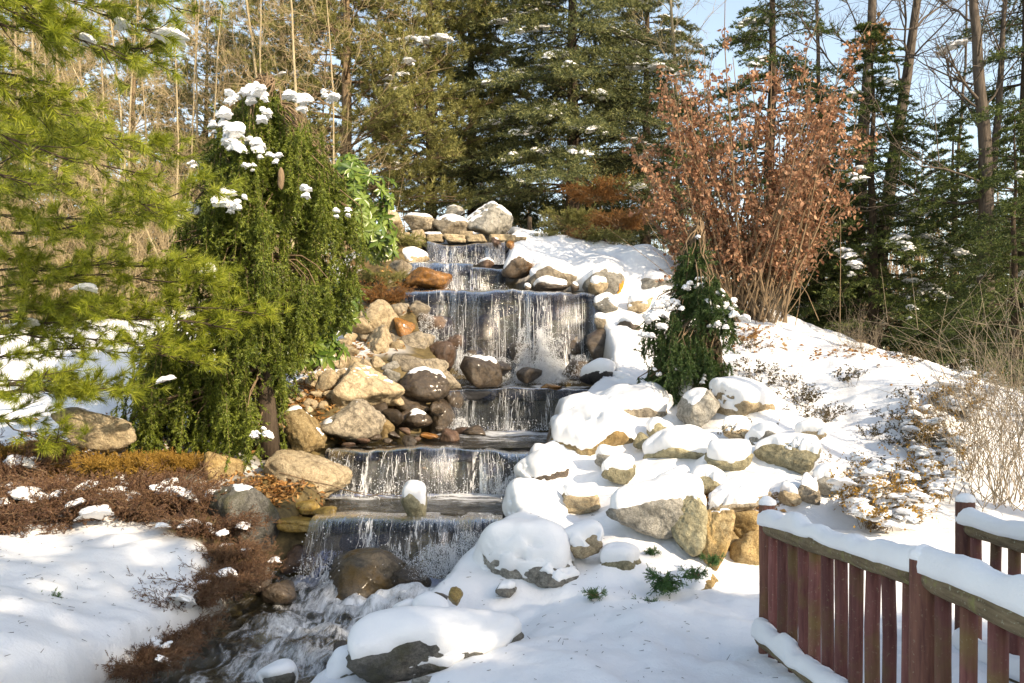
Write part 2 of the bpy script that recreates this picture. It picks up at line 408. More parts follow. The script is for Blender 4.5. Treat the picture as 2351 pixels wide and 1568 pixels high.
def ground_mat():
    m, nt, out = M('snowy_ground'); g = N(nt, 'ShaderNodeNewGeometry'); v = g.outputs['Position']
    li = N(nt, 'ShaderNodeAttribute', attribute_name='litter'); be = N(nt, 'ShaderNodeAttribute', attribute_name='bed')
    h = math_(nt, 'ADD', noise(nt, v, 4, 6, .62), math_(nt, 'MULTIPLY', noise(nt, v, 55, 3, .7), .18))
    snow = ramp(nt, noise(nt, v, 1.3, 3), [(.3, (.74, .75, .77)), (.7, (.80, .81, .82))])
    vo = N(nt, 'ShaderNodeTexVoronoi', feature='F1'); vo.inputs['Scale'].default_value = 16; lk(nt, v, vo.inputs['Vector'])
    leaf = mixc(nt, .5, ramp(nt, N_sep(nt, vo.outputs['Color']), [(.1, (.07, .035, .015)), (.5, (.22, .11, .04)), (.95, (.36, .22, .09))]),
                ramp(nt, noise(nt, v, 9, 5, .7), [(.3, (.03, .02, .012)), (.7, (.26, .14, .055))]), 'MIX')
    f = math_(nt, 'ADD', li.outputs['Fac'], math_(nt, 'MULTIPLY', math_(nt, 'SUBTRACT', noise(nt, v, 3.2, 6, .7), .5), 1.5))
    c = mixc(nt, ramp(nt, f, [(.46, (0, 0, 0)), (.56, (1, 1, 1))]), snow, leaf)
    bed = ramp(nt, noise(nt, v, 6, 5, .7), [(.3, (.035, .026, .012)), (.7, (.17, .125, .055))])
    c = mixc(nt, be.outputs['Fac'], c, bed)
    principled(nt, out, c, .65, bump(nt, h, .45, .06), .25); return m
def N_sep(nt, c):
    s = N(nt, 'ShaderNodeSeparateColor'); lk(nt, c, s.inputs[0]); return s.outputs[0]

# ------------------------------------------------------------------ terrain
ctrl = [P(*a) for a in [
 (1740,745,15),(1850,795,13.8),(1950,822,12.8),(2050,872,12),(2150,955,11.2),(2165,1080,10.2),(2120,1180,9),(1900,950,11.8),(1800,900,12.4),
 (1750,1000,11),(1900,1080,10.2),(1850,1200,8.8),(1700,850,13.2),(1650,960,11.9),(1560,1020,11.3),(1500,1080,10.4),(1350,1105,10.2),(1260,1125,10),
 (1300,1190,9.2),(1500,1265,8.3),(1650,1330,7.6),(1210,1310,8.1),(1300,1375,7.2),(1100,1450,7),(1780,1515,5.8),(1700,1400,6.6),(1500,1450,6.1),(1000,1480,6.3),
 (1000,1568,5.2),(1400,1568,5.0),(1700,1568,5.1),(1500,590,17.2),(1300,550,17.8),(1250,600,16.9),(1400,655,16),(1550,650,16),(1430,725,15.2),(1480,790,14.4),
 (1420,880,13.5),(1620,720,15.5),(1230,530,18.5),(1100,530,19.5),(1000,535,19.5),(900,560,17.3),(850,630,16.1),(780,770,14.5),(700,860,13),(660,935,12),
 (690,1010,11.3),(620,1065,10.6),(550,1130,9.7),(400,1085,10.2),(250,1055,10.5),(60,1060,10.3),(0,970,12.5),(200,900,13),(400,930,12.2),(150,750,18),
 (400,720,18),(-200,800,17),(600,680,18),(0,1215,8.2),(250,1190,8.5),(440,1230,8.2),(520,1330,7.4),(380,1390,6.7),(200,1380,6.3),(100,1568,4.8),
 (250,1560,5.3),(0,1450,5.4),(-150,1300,6.5)]]
ctrl += [np.array(a, float) for a in [
 (-1,25,5.2),(4,25,5),(0,34,4.6),(8,16,2.0),(10,13,1.1),(8,21,2.2),(13,30,3.0),(6,8,.0),(10,5,0),(2.3,4,.02),(2.3,5.6,-.05),(2.3,7.5,-.1),(0,-6,-.1),(-8,2,.2),(8,-3,0),
 (0,2.5,-.15),(-10,22,3.6),(-15,30,4),(-15,14,2.3),(-12,8,.9),(-8,28,4.2),(16,20,1.6),(20,10,.8),(-20,-5,0),(20,-10,0),(-3,-1,-.2)]]
ctrl = np.array(ctrl)
_d = np.linalg.norm(ctrl[:, None, :2] - ctrl[None, :, :2], axis=-1)
_A = np.sqrt(_d ** 2 + .15) - 0.0
_W = np.linalg.solve(_A + np.eye(len(ctrl)) * -.02, ctrl[:, 2] - 1.5)

# stream and steps: Y -> left x, right x, bed height
CHAN = np.array([(2.0,-3.3,-2.0,-.62),(5.0,-2.75,-1.55,-.62),(6.0,-2.55,-1.25,-.60),(7.0,-2.50,-1.10,-.58),(8.0,-2.75,-.55,-.55),(8.75,-2.75,-.15,-.45),
 (9.02,-2.6,-.12,-.40),(9.12,-2.35,-.10,.14),(10.0,-2.25,.05,.14),(10.98,-2.35,.18,.16),(11.1,-2.40,.50,.74),(12.2,-2.3,.52,.78),(13.55,-1.3,1.3,.84),(13.7,-1.05,1.65,1.48),
 (14.4,-1.4,1.55,1.55),(15.2,-1.7,1.55,2.25),(15.45,-1.85,1.50,2.6),(15.6,-1.95,1.50,3.25),(16.55,-2.1,0.3,3.35),(16.7,-2.1,-.15,3.9),(17.55,-1.95,-.1,4.0),(17.7,-1.85,-.1,4.45),(18.6,-1.7,-.2,4.5)])
HUMPS = []   # (x, y, height, radius) filled from the boulder table below

def terrain(X, Y, detail=True):
    q = np.stack([X, Y], -1); z = np.zeros(len(q))
    for k in range(len(ctrl)):
        z += _W[k] * np.sqrt(((q - ctrl[k, :2]) ** 2).sum(-1) + .15)
    z += 1.5
    r = np.hypot(X, Y - 12); z = z + (3.0 - z) * sstep(26, 60, r) * (Y > -200)
    p3 = np.stack([X, Y, np.zeros_like(X)], -1)
    if detail:
        z += .07 * fbm(p3 * 1.1, 3, 3) + (.03 * fbm(p3 * 4.2, 9, 3) + .016 * np.maximum(0, fbm(p3 * 8.5, 19, 3))) * sstep(40, 25, r)
    if HUMPS:
        hm = np.zeros_like(z)
        for (hx, hy, hh, hr) in HUMPS: hm = np.maximum(hm, hh * np.exp(-((X - hx) ** 2 + (Y - hy) ** 2) / (hr * hr)))
        z += hm
    xl = np.interp(Y, CHAN[:, 0], CHAN[:, 1]); xr = np.interp(Y, CHAN[:, 0], CHAN[:, 2]); zb = np.interp(Y, CHAN[:, 0], CHAN[:, 3])
    wob = .10 * vn(p3 * 2.3, 5)
    msk = sstep(-.16, .12, X - xl + wob) * sstep(-.16, .12, xr - X + wob) * sstep(1.8, 2.4, Y) * sstep(18.7, 18.3, Y)
    zc = zb + .05 * vn(p3 * 5, 8)
    zc = np.where(Y < 9.0, zc, zc)
    z = z + (np.minimum(zc, z) - z) * msk if False else z + (zc - z) * msk
    m2 = sstep(-1.5, -.5, X - xl + wob * 3) ** np.where(Y > 9, 1, 3) * sstep(-.22, .06, xr - X + wob) * sstep(7.6, 8.2, Y) * sstep(18.7, 18.3, Y)
    return z, np.maximum(msk, m2)
def gz(x, y):
    return float(terrain(np.array([x]), np.array([y]), False)[0][0])

# ------------------------------------------------------------------ boulders
def rock_shape(seed, p=7, planes=16, sub=4, rough=.075, boxy=False):
    rng = np.random.default_rng(seed); d, F = ico(sub)
    n = nz(rng.normal(size=(planes, 3)))
    if boxy: n = np.vstack([n[:5], np.eye(3), -np.eye(3)]); n = nz(n + rng.normal(size=n.shape) * .10)
    h = rng.uniform(.70, 1.05, len(n))
    if boxy: h[5:] = rng.uniform(.72, .8, 6); h[:5] = rng.uniform(.9, 1.1, 5)
    r = (np.maximum(d @ (n / h[:, None]).T, 0) ** p).sum(1) ** (-1.0 / p)
    V = d * np.minimum(r, 1.7)[:, None]
    V = V * (1 - rough * .55 * np.maximum(0, .28 - np.abs(fbm(d * 2.9 + seed * 3, seed + 8, 3))) / .28 + rough * fbm(d * 2.3 + seed, seed, 3) + rough * .4 * fbm(d * 8 + seed, seed + 3, 3))[:, None]
    lo, hi = V.min(0), V.max(0); V = (V - (lo + hi) / 2) / ((hi - lo) / 2)
    return V, F

def snow_cap(V, F, seed, thr, T, parent, bare=None):
    n = vnormals(V, F); c = V.mean(0)
    m = n[:, 2] - thr + .24 * fbm((V - c) * 2.6 + seed, seed + 50, 3) + (.14 if thr < .5 else .05) * fbm((V - c) * 11 + seed, seed + 60, 2)
    if bare is not None:
        b = nz(np.array([bare], float))[0]; m -= 1.2 * sstep(.45, .8, n @ b)
    t = sstep(0, .5, m); up = np.array([0, 0, 1.])
    W = V + (n * .35 + up * .75) * (T * t * (1 + .25 * fbm((V - c) * 2.2, seed + 9, 2)))[:, None] - n * (.035 * (1 - sstep(-.12, .06, m)))[:, None]
    E = np.concatenate([F[:, [0, 1]], F[:, [1, 2]], F[:, [2, 0]]])
    for _ in range(2 if len(V) < 5000 else 4):
        acc = np.zeros_like(W); cnt = np.zeros(len(W)); np.add.at(acc, E[:, 0], W[E[:, 1]]); np.add.at(cnt, E[:, 0], 1); W = np.where((m > -.05)[:, None], .4 * W + .6 * acc / cnt[:, None], W)
    k = (m > -.2)[F].any(1)
    if not k.any(): return
    Fk = F[k]; u, inv = np.unique(Fk, return_inverse=True)
    o = mesh_obj('snow_cap', W[u], inv.reshape(-1, 3), SNOW, parent=parent)
    return o

_mesh_id = [100]
def boulder(label, dx, dy, w_, h_, Y, mat, p=7, snow=None, name='boulder', group=None, planes=16, depth=None, seed=None, boxy=False, hump=0, bare=None, cat=None, sub=None, tilt=0):
    _mesh_id[0] += 1; seed = seed or _mesh_id[0]
    if dx > 1255 and 930 < dy < 1300 and Y < 12.6: Y -= .35
    c = P(dx, dy, Y); s = np.array([w_ / 2 / F_ * Y, 0, h_ / 2 / F_ * Y]); s[1] = depth if depth else .5 * (s[0] + s[2]) * 1.05
    if sub is None: sub = 5 if w_ * h_ > 9000 else 4 if max(w_, h_) > 26 else 3
    V, F = rock_shape(seed, p * (1.0 if mat in ('wet', 'wetred', 'bed', 'black') else 1.45), planes, sub, boxy=boxy)
    V = V * s
    if tilt:
        ca, sa = math.cos(tilt), math.sin(tilt); V = np.stack([V[:, 0] * ca - V[:, 2] * sa, V[:, 1], V[:, 0] * sa + V[:, 2] * ca], 1)
    V = V + c; base = np.array([c[0], c[1], V[:, 2].min()])
    o = mesh_obj(name, V, F, RM[mat], base=base)
    tag(o, label, cat or ('cobble' if name == 'cobble' else 'boulder'), group)
    if snow: snow_cap(V, F, seed, snow[0], snow[1], o, bare)
    if snow and snow[0] < .5 and dx > 1180 and dy > 640 and Y < 16.2: HUMPS.append((c[0], c[1] + s[1] * .95, max(0, c[2] + s[2] * .75 + snow[1] - gz(c[0], c[1] + s[1] * .75)) if False else s[2] * .95 + snow[1] * .6, (s[0] + s[1]) * .85))
    return o

B = boulder
# --- left bank, from the stream up
B('pale speckled granite boulder, smooth and round, with a bare twig lying on it', 710,1092,200,120,10.4,'tan',4.5,(.93,.03),planes=22,seed=11)
B('upright pale boulder, ochre on its lower half, snow on one shoulder', 702,992,98,112,11.2,'ochre',8,(.72,.06),seed=12)
B('large mottled dark-streaked granite boulder with a thin line of snow on top', 800,968,165,105,11.6,'mottled',6,(.86,.05),seed=13,planes=20)
B('large angular cream boulder with a sloping snow-filled left facet', 850,900,160,140,12.4,'tan',14,(.80,.05),planes=11,seed=14)
B('dark wet egg-shaped boulder with a thick white snow top beside the ledge', 976,886,118,80,13.1,'wet',4.5,(.62,.07),planes=24,seed=15)
B('dark wet boulder with a small snow patch standing at the foot of the big fall', 1105,858,98,80,14.1,'wet',6,(.80,.06),seed=16)
B('reddish brown domed boulder wet with spray', 1012,822,72,78,14.2,'wetred',5,None,planes=20,seed=17)
B('tan brown angular block leaning beside the orange wet stone', 957,795,80,68,14.2,'mottled',14,None,planes=10,seed=18)
B('bright orange wet stone wedged beside the big fall', 928,757,50,58,14.5,'orange',7,None,seed=19)
B('big round cream boulder at the top of the stone pile', 872,730,92,86,14.6,'tan',5,None,planes=20,seed=20)
B('tall cream boulder with ribbed cracked face in the stone pile', 860,798,92,108,14.0,'tan',13,None,planes=12,seed=21)
B('flattened cream stone resting against the big round cream boulder', 828,748,60,40,14.2,'tan',5,None,planes=20,seed=22)
B('pale rounded stone half hidden under the flattened cream stone', 842,733,50,34,14.5,'tan',5,None,seed=23)
B('wet dark oval stone ringed by melting snow', 961,962,66,44,12.4,'wet',4.5,(.78,.05),planes=24,seed=24)
B('brown rounded stone standing in the pool edge', 1031,1001,48,36,12.0,'wetred',5,None,seed=25)
B('small dark wet stone at the lip of the pool', 941,1014,36,30,11.4,'wet',6,None,seed=26)
B('flat orange stone lying in wet leaves beside the pool', 988,1000,50,16,12.1,'orange',5,None,seed=27)
B('stone in brown shadow beneath the egg-shaped boulder', 1004,938,34,34,12.9,'wet',6,None,seed=28)
B('tan stone leaning on the mottled granite boulder', 882,986,48,54,11.9,'ochre',6,None,seed=29)
B('dark stone tucked under the angular cream boulder', 903,958,50,40,12.2,'wet',7,None,seed=30)
B('tan stone with a snowy edge below the grey cobbles', 905,912,46,42,12.8,'tan',7,(.8,.04),seed=31)
cob = 'rounded tan cobble in the stone pile left of the big fall'
for k, (x, y, w0, h0, Y) in enumerate([(914,800,38,40,13.9),(778,828,40,40,13.2),(752,876,56,58,12.6),(718,876,32,42,12.6),(745,838,44,40,13.2),(800,812,54,44,13.6),
        (812,838,46,42,13.3),(838,846,40,44,13.2),(868,842,44,52,13.4),(716,928,46,28,12.1),(690,912,28,30,12.2),(760,906,36,22,12.3),(690,880,26,30,12.7),(733,862,22,24,12.8),(786,858,30,22,12.9),
        (728,905,30,20,12.3),(664,925,30,24,12.1),(700,850,34,34,13.2),(770,800,30,26,13.9),(727,815,30,26,13.8),(676,938,24,20,11.9),(845,870,30,26,12.8),(905,828,40,24,13.5),(935,836,36,22,13.6),
        (962,842,34,20,13.7),(668,895,26,22,12.5),(708,940,22,18,11.9),(740,930,26,20,12.0),(792,790,34,28,14.0),(806,776,30,24,14.2),(712,830,24,24,13.5),(760,860,22,20,13.0),
        (685,955,26,18,11.8),(640,945,24,20,12.0),(652,905,24,22,12.3)]):
    B(cob, x, y, w0, h0, Y, 'tan', 5 + (k % 4), None, 'cobble', 'tan cobbles of the stone pile', seed=200 + k)
B('round grey cobble with a snowy gap beside it, below a smaller one', 898,869,44,44,13.1,'grey',5,None,'cobble',seed=40)
B('small flat grey cobble on top of the round grey one', 900,843,48,30,13.3,'grey',5,None,'cobble',seed=41)
wl = 'small wet pebble lying in leaves at the pool edge'
for k, (x, y, w0, h0, Y) in enumerate([(905,998,30,18,11.9),(930,990,28,18,12.2),(860,1004,32,16,11.5),(835,1012,30,14,11.3),(1010,985,26,18,12.4),(955,1008,24,14,11.7),(890,1012,24,14,11.5),(800,1022,34,14,11.1),(1090,988,52,24,12.8),(1060,990,40,20,12.9)]):
    B(wl, x, y, w0, h0, Y, 'wetred' if k % 2 else 'wet', 5, None, 'cobble', 'wet pebbles at the pool edge', seed=250 + k)
B('big wet orange boulder above the long fall', 982,641,116,54,15.85,'orange',8,(.93,.03),planes=13,seed=50)
B('brown dry boulder behind the big wet orange one', 922,627,76,56,16.3,'mottled',7,None,seed=51)
B('tan boulder partly hidden by the weeping spruce', 880,596,70,46,16.7,'tan',9,None,seed=52)
B('boulder under a smooth white snow sheet left of the upper step', 950,592,72,44,16.95,'tan',6,(.05,.06),seed=53)
B('mossy brown stone at the left end of the long fall', 905,690,70,66,15.6,'wet',8,None,seed=54)
B('brown stone among rusty juniper above the cream boulder', 880,660,60,44,15.9,'mottled',7,None,seed=55)
for k, (x, y, w0, h0, Y) in enumerate([(1016,958,62,96,13.35),(945,922,84,52,13.0),(1040,925,50,70,13.6),(925,965,60,50,12.7),(870,950,60,60,12.3),(940,842,92,62,13.5),(990,850,80,56,13.6),(1030,880,60,60,13.7),(885,790,60,60,14.4),(960,720,60,60,15.1),(910,720,60,50,15.0),(840,770,60,50,14.4)]):
    B('dark wet packing stone wedged under the egg-shaped boulder' if k < 5 else 'mottled tan packing stone wedged between the cream boulders', x, y, w0, h0, Y, 'wet' if k < 5 else 'mottled', 8, None, group='packing stones of the left bank', seed=270 + k)
# --- the crown of stones on top
B('largest summit boulder dappled with snow', 1120,507,118,80,18.2,'grey',6,(.55,.05),seed=60,planes=18)
B('tilted summit slab covered with a snow sheet', 1038,525,96,62,18.1,'mottled',11,(.45,.06),planes=11,seed=61)
B('squat summit boulder with snow along its top', 966,515,80,42,18.1,'mottled',8,(.70,.05),seed=62)
B('small peaked summit rock behind the tilted slab', 1043,488,48,32,18.8,'grey',9,(.75,.05),seed=63)
B('pale snow-covered rock beside the rhododendron at the summit', 896,505,60,56,17.9,'tan',10,(.55,.06),seed=64)
cr = 'flat pale capstone in the row under the summit boulders'
for k, (x, y, w0, h0) in enumerate([(960,546,36,36),(925,548,34,30),(1000,548,44,22),(1045,549,52,20),(1095,549,50,20),(1152,549,66,18),(1070,540,34,18),(1190,552,40,14)]):
    B(cr, x, y, w0, h0, 17.75, 'tan', 14, None, 'capstone', 'capstones under the summit boulders', planes=9, boxy=True, seed=300 + k, cat='stone')
B('small snowy cobble sitting on the upper step', 1116,606,38,20,16.45,'wetred',5,(.5,.04),'cobble',seed=65)
B('little orange cobble at the right end of the top step', 1171,562,20,22,17.2,'orange',5,None,'cobble',seed=66)
B('little reddish cobble with snow under the capstones', 1139,556,22,22,17.4,'wetred',5,(.55,.04),'cobble',seed=67)
# --- right side of the upper falls
B('dark boulder with a round snow hood beside the upper step', 1187,610,74,66,16.3,'wet',6,(.25,.10),seed=70,planes=20)
B('brown boulder draped in a wide snow mantle above the long fall', 1272,640,122,64,15.95,'mottled',6,(.12,.12),seed=71,hump=.2,bare=(-.35,-.9,.15))
B('low snow pillow on a stone at the right half of the long lip', 1264,658,80,30,15.5,'wet',5,(-.2,.07),seed=72)
B('tiny dark stone with snow on the long lip', 1320,660,20,20,15.4,'wet',5,(.3,.04),'cobble',seed=73)
B('tiny snow-topped stone near the middle of the long lip', 1212,662,18,14,15.45,'wet',5,(.0,.04),'cobble',seed=82)
B('grey boulder with snow arch and orange lichen at the end of the long lip', 1385,655,100,78,15.8,'grey',8,(.25,.12),seed=74,bare=(.6,-.7,.0))
B('small tan stone under its own snow hat in front of the lichen boulder', 1373,662,46,34,15.35,'tan',6,(.35,.09),seed=75)
B('low grey boulder with cracked face in the snow slope', 1500,660,130,66,16.0,'grey',9,(.35,.12),seed=76,bare=(-.2,-.9,.1),hump=.15)
B('small snow-hooded stone right of the big fall', 1377,742,28,34,15.0,'mottled',6,(.3,.07),seed=77)
B('dark cleft stone in the snow right of the big fall', 1446,762,60,50,14.8,'wet',9,(.45,.09),seed=78,planes=11)
B('big dark wet boulder at the right edge of the big fall', 1385,795,88,88,15.0,'wet',7,(.85,.05),seed=79)
B('dark stone under thick blue-white snow at the end of the eye-level ledge', 1373,864,86,56,13.75,'black',6,(-.05,.10),seed=80)
B('small dark stone under snow next to the blue-white one', 1428,876,52,24,13.7,'black',6,(-.05,.07),seed=81)
B('snow-heaped stone beneath the small spruce', 1428,820,60,44,14.4,'wet',6,(.0,.12),seed=83,hump=.1)
B('second snow-heaped stone beneath the small spruce, half shaded', 1440,842,80,50,14.1,'wet',6,(.1,.12),seed=84,hump=.1)
B('flat orange-brown stone on the eye-level ledge', 1266,888,50,16,13.6,'orange',5,None,'cobble',seed=85)
wr = 'dark wet rock washed by the big fall'
for k, (x, y, w0, h0, Y) in enumerate([(1112,752,66,60,15.2),(1010,752,66,56,15.2),(1042,790,60,50,15.1),(1188,812,50,54,14.9),(1308,792,64,60,15.2),(1085,815,60,46,15.0),(1215,862,60,40,14.2),(1150,850,50,44,14.4),(1320,850,60,50,14.4),(975,735,40,50,15.1),(1240,760,60,70,15.2)]):
    B(wr, x, y, w0, h0, Y, 'wetred' if k in (1, 2) else 'wet', 7, None, group='wet rocks in the big fall', seed=330 + k)
# --- right bank under deep snow
B('stone block with a flat snow cushion beside the eye-level fall', 1283,1008,66,82,12.1,'wet',8,(.30,.12),seed=90,boxy=True)
B('huge rounded snow dome on a brown boulder by the second fall', 1358,1018,190,140,11.5,'ochre',6,(-.10,.16),seed=91,hump=.15)
B('wide snow mound over a low brown rock under the small spruce', 1452,948,180,86,12.4,'mottled',6,(-.10,.16),seed=92,hump=.2)
B('small bare tan stone poking from deep snow', 1473,1012,42,40,11.2,'olive',7,None,seed=93)
B('upright boulder with one black shadowed face below the small spruce trunk', 1604,945,90,100,11.7,'grey',13,(.62,.07),planes=10,seed=94,hump=.12)
B('snow hump on a hidden stone next to the black-faced boulder', 1710,935,150,96,11.8,'tan',6,(-.25,.14),seed=95,hump=.25)
B('low snow swell with a grey nose between snow domes', 1560,1035,170,70,10.9,'olive',6,(-.15,.14),seed=96,hump=.2)
B('cracked grey-tan rock capped by a snow ridge', 1672,1062,110,56,10.3,'olive',9,(.12,.14),seed=97,hump=.15)
B('long smooth olive boulder with grooves and a snow blanket', 1810,1056,150,82,10.2,'olive',6,(.30,.10),seed=98,bare=(-.2,-.9,.2))
B('tan stump-like stone with a snow brim above the railing', 1848,1138,66,74,9.5,'mottled',8,(.45,.10),seed=99)
B('small tan stone against the stump-like one', 1812,1142,46,40,9.4,'tan',8,(.45,.06),seed=101)
B('long tan slab tilted under a great snow pile', 1692,1152,150,64,8.95,'mottled',9,(.25,.11),seed=102,tilt=.28,bare=(.1,-.9,-.2),hump=.1)
B('large grey granite boulder under a thick overhanging snow quilt', 1500,1180,230,110,8.8,'grey',6,(.18,.16),seed=103,bare=(0,-1,-.1),hump=.1)
B('rounded grey boulder bulging beside the snow quilt', 1572,1205,112,140,8.5,'olive',5,(.72,.08),seed=104,planes=22)
B('tall ochre-edged boulder half buried beside the railing', 1638,1250,92,170,8.45,'ochre',6,(.80,.04),seed=105)
B('golden angular rock in the sunlit nook behind the railing, the upper one', 1703,1203,90,70,8.75,'ochre',14,None,planes=10,seed=106)
B('golden broken rock in the sunlit nook behind the railing, the largest', 1722,1258,96,92,8.5,'ochre',16,None,planes=9,seed=107)
B('narrow dark golden rock deep in the sunlit nook', 1672,1250,60,80,8.7,'ochre',10,None,seed=108)
B('tan and rose boulder with yew sprigs on its snow', 1602,1362,130,92,7.6,'ochre',6,(.50,.09),seed=109,planes=20)
B('big snow dome hanging over the lowest fall', 1195,1300,240,170,8.0,'grey',5,(-.3,.14),seed=110,hump=.1)
B('rough grey rock face emerging from the big snow dome', 1268,1318,140,84,7.65,'grey',9,(.55,.07),seed=111)
B('small grey rock corner below the rough grey face', 1162,1358,50,36,7.45,'grey',9,(.6,.05),seed=112)
B('snow-smothered stone with a clean round top by the second fall', 1245,1092,120,84,10.35,'wet',6,(-.35,.14),seed=113,hump=.1)
B('bulging snow shoulder beside the lowest pool', 1232,1180,150,110,9.1,'wet',6,(-.35,.12),seed=114)
B('broad foreground snow pillow with a steep rounded side', 1010,1500,390,170,5.75,'shade',7,(-.45,.10),seed=115,planes=14)
B('round snow ball shaped mound at the stream bank', 632,1562,96,60,5.8,'shade',5,(-.6,.06),seed=116)
B('snow lump leaning on the foreground snow pillow', 795,1540,90,80,5.75,'shade',5,(-.5,.06),seed=117)
B('small snow-capped stone at the water edge, darker underneath', 932,1408,62,46,6.9,'wet',5,(-.1,.06),seed=118)
B('larger snow-capped stone next to the small capped one at the water edge', 990,1402,84,58,6.8,'wet',5,(-.2,.06),seed=119)
B('golden wet stone peeking out of snow by the stream', 1046,1370,34,42,7.2,'gold',6,None,'cobble',seed=120)
B('grey rock tip breaking through the foreground snow', 985,1572,84,34,5.2,'grey',11,None,seed=121)
B('dark wet stone in the stream beside the snow lumps', 786,1488,46,40,6.3,'wet',6,None,seed=122)
for k, (x, y, w0, h0, Y) in enumerate([(1420,1085,84,50,10.3),(1545,1112,90,46,9.8),(1335,1155,90,60,9.4),(1625,1112,80,46,9.6),(1752,1012,84,50,10.8),(1690,995,70,44,11.1),(1520,990,70,44,11.5),(1905,1112,80,50,9.6),(1335,1250,100,60,8.1),(1425,1300,100,56,7.7),(1400,1060,70,44,10.7),(1860,1000,70,40,10.8),(1580,900,70,46,12.2),(1390,700,60,36,15.2),(1470,700,60,36,15.2)]):
    B('half-buried stone under a soft snow cap on the right bank', x, y, w0, h0, Y, ('olive', 'grey', 'tan')[k % 3], 7, (.10, .10), group='half-buried stones of the right bank', seed=360 + k, bare=(.2, -.9, -.1))
# --- lowest fall and stream
B('white-capped stone standing on the lip of the lowest fall', 950,1160,60,76,9.05,'olive',6,(.25,.09),seed=130,planes=18)
B('great mossy brown boulder under the lowest fall', 830,1335,240,150,8.45,'mossy',6,None,seed=131,planes=18)
B('dark reddish boulder in the black recess beside the lowest fall', 692,1283,86,64,8.9,'wetred',6,None,seed=132)
B('golden rock glowing behind the lowest water curtain', 972,1262,70,90,9.15,'gold',9,None,seed=133)
B('small wet stone with white water curling over it', 642,1362,80,56,7.9,'wet',6,None,seed=134)
B('round dark stone at the mouth of the black recess', 588,1348,72,52,8.0,'wet',5,None,seed=135)
B('pale wet cobble in the black recess, beside its twin', 602,1312,36,28,8.3,'grey',5,None,'cobble',seed=136)
B('pale wet cobble in the black recess, against the dark granite boulder', 570,1313,40,28,8.3,'grey',5,None,'cobble',seed=137)
B('smooth dark rock veiled by rushing water', 970,1392,120,70,7.5,'wet',5,None,seed=138)
B('dark rock in the spray at the snow dome edge', 940,1330,100,60,8.4,'wet',7,None,seed=139)
B('big dark granite boulder streaked grey beside the brown junipers', 562,1195,160,170,8.9,'shade',6,(.86,.04),seed=140,planes=18)
B('golden half-shaded stone above the dark granite boulder', 512,1085,90,100,10.0,'ochre',6,None,seed=141)
B('small grey stone in the brown junipers', 432,1108,54,40,9.6,'shade',5,None,seed=142)
B('wide cream boulder under the pine boughs', 235,990,176,112,9.9,'tan',7,(.92,.03),seed=143,planes=14)
B('wet ochre stone at the left end of the lowest lip', 702,1166,72,38,9.5,'gold',5,None,seed=144)
B('small wet ochre stone touching the lowest fall', 746,1176,60,30,9.25,'gold',5,None,seed=145)
B('flat ochre ledge slab with a dark underside beside the lowest fall', 688,1204,100,32,9.1,'gold',12,None,'ledge_slab',boxy=True,planes=9,seed=146,cat='slab')
bl = 'submerged olive cobble in the clear stream'
rb = np.random.default_rng(5)
for k in range(34):
    Y = rb.uniform(5.7, 8.3); xl = np.interp(Y, CHAN[:, 0], CHAN[:, 1]); xr = np.interp(Y, CHAN[:, 0], CHAN[:, 2])
    x = rb.uniform(xl + .1, xr - .05); z = -.46 + rb.uniform(-.05, .03); w0 = rb.uniform(50, 110) / Y * 6.5
    B(bl, x / Y * F_ + CX, HZ - (z - EYE) * F_ / Y, w0, w0 * .5, Y, 'bed', 5, None, 'cobble', 'cobbles on the stream bed', sub=3, depth=w0 / F_ * Y * .5, seed=400 + k)

# ------------------------------------------------------------------ ground mesh
def axis(lo, hi, a, b, st, g=1.22):
    c = list(np.arange(a, b + 1e-6, st)); s_, x = st, b
    while x < hi: s_ = min(s_ * g, 25); x += s_; c.append(x)
    s_, x = st, a
    while x > lo: s_ = min(s_ * g, 25); x -= s_; c.insert(0, x)
    return np.array(c)
gx, gy = axis(-420, 420, -6.2, 7.4, .055), axis(-160, 700, 3.8, 19, .06)
X, Y = np.meshgrid(gx, gy); Xf, Yf = X.ravel(), Y.ravel()
Zf, bedm = terrain(Xf, Yf)
lit = np.zeros_like(Xf)
for (dx, dy, Yd, r, a) in [(690,930,12.1,.55,.75),(740,890,12.6,.6,.75),(800,800,13.8,.7,.6),(900,985,11.8,.8,.6),(640,1130,9.9,.6,.8),(610,1170,9.6,.5,.7),(70,1060,10.4,1.2,.75),(280,1055,10.4,1.2,.75),(420,1080,10.1,.9,.7),
        (880,660,15.8,.9,.8),(850,600,16.5,1.0,.7),(1720,790,14.3,.45,.55),(1790,800,13.9,.5,.5),(1700,1260,9,.7,.8),(1650,880,12.6,.4,.6),(560,1000,11.2,1.2,.5),(1220,515,18.8,1.5,.45),(1400,540,18.6,1.2,.5),(300,1150,9.2,1.3,.6),(450,1160,9.1,.7,.6)]:
    c = P(dx, dy, Yd); lit = np.maximum(lit, a * np.exp(-((Xf - c[0]) ** 2 + (Yf - c[1]) ** 2) / (r * r)))
lit = np.maximum(lit, .50 * sstep(19, 23, Yf) * sstep(-2, -7, Xf)); lit = np.maximum(lit, .46 * sstep(19.5, 22, Yf) * sstep(60, 40, Yf))
nx, ny = len(gx), len(gy); i = (np.arange(ny - 1)[:, None] * nx + np.arange(nx - 1)[None]).ravel()
g_ = mesh_obj('ground', np.stack([Xf, Yf, Zf], 1), np.stack([i, i + 1, i + nx + 1, i + nx], 1), ground_mat(), attrs={'litter': lit, 'bed': bedm})
tag(g_, 'snow covered ground and slope around the stream', kind='structure')

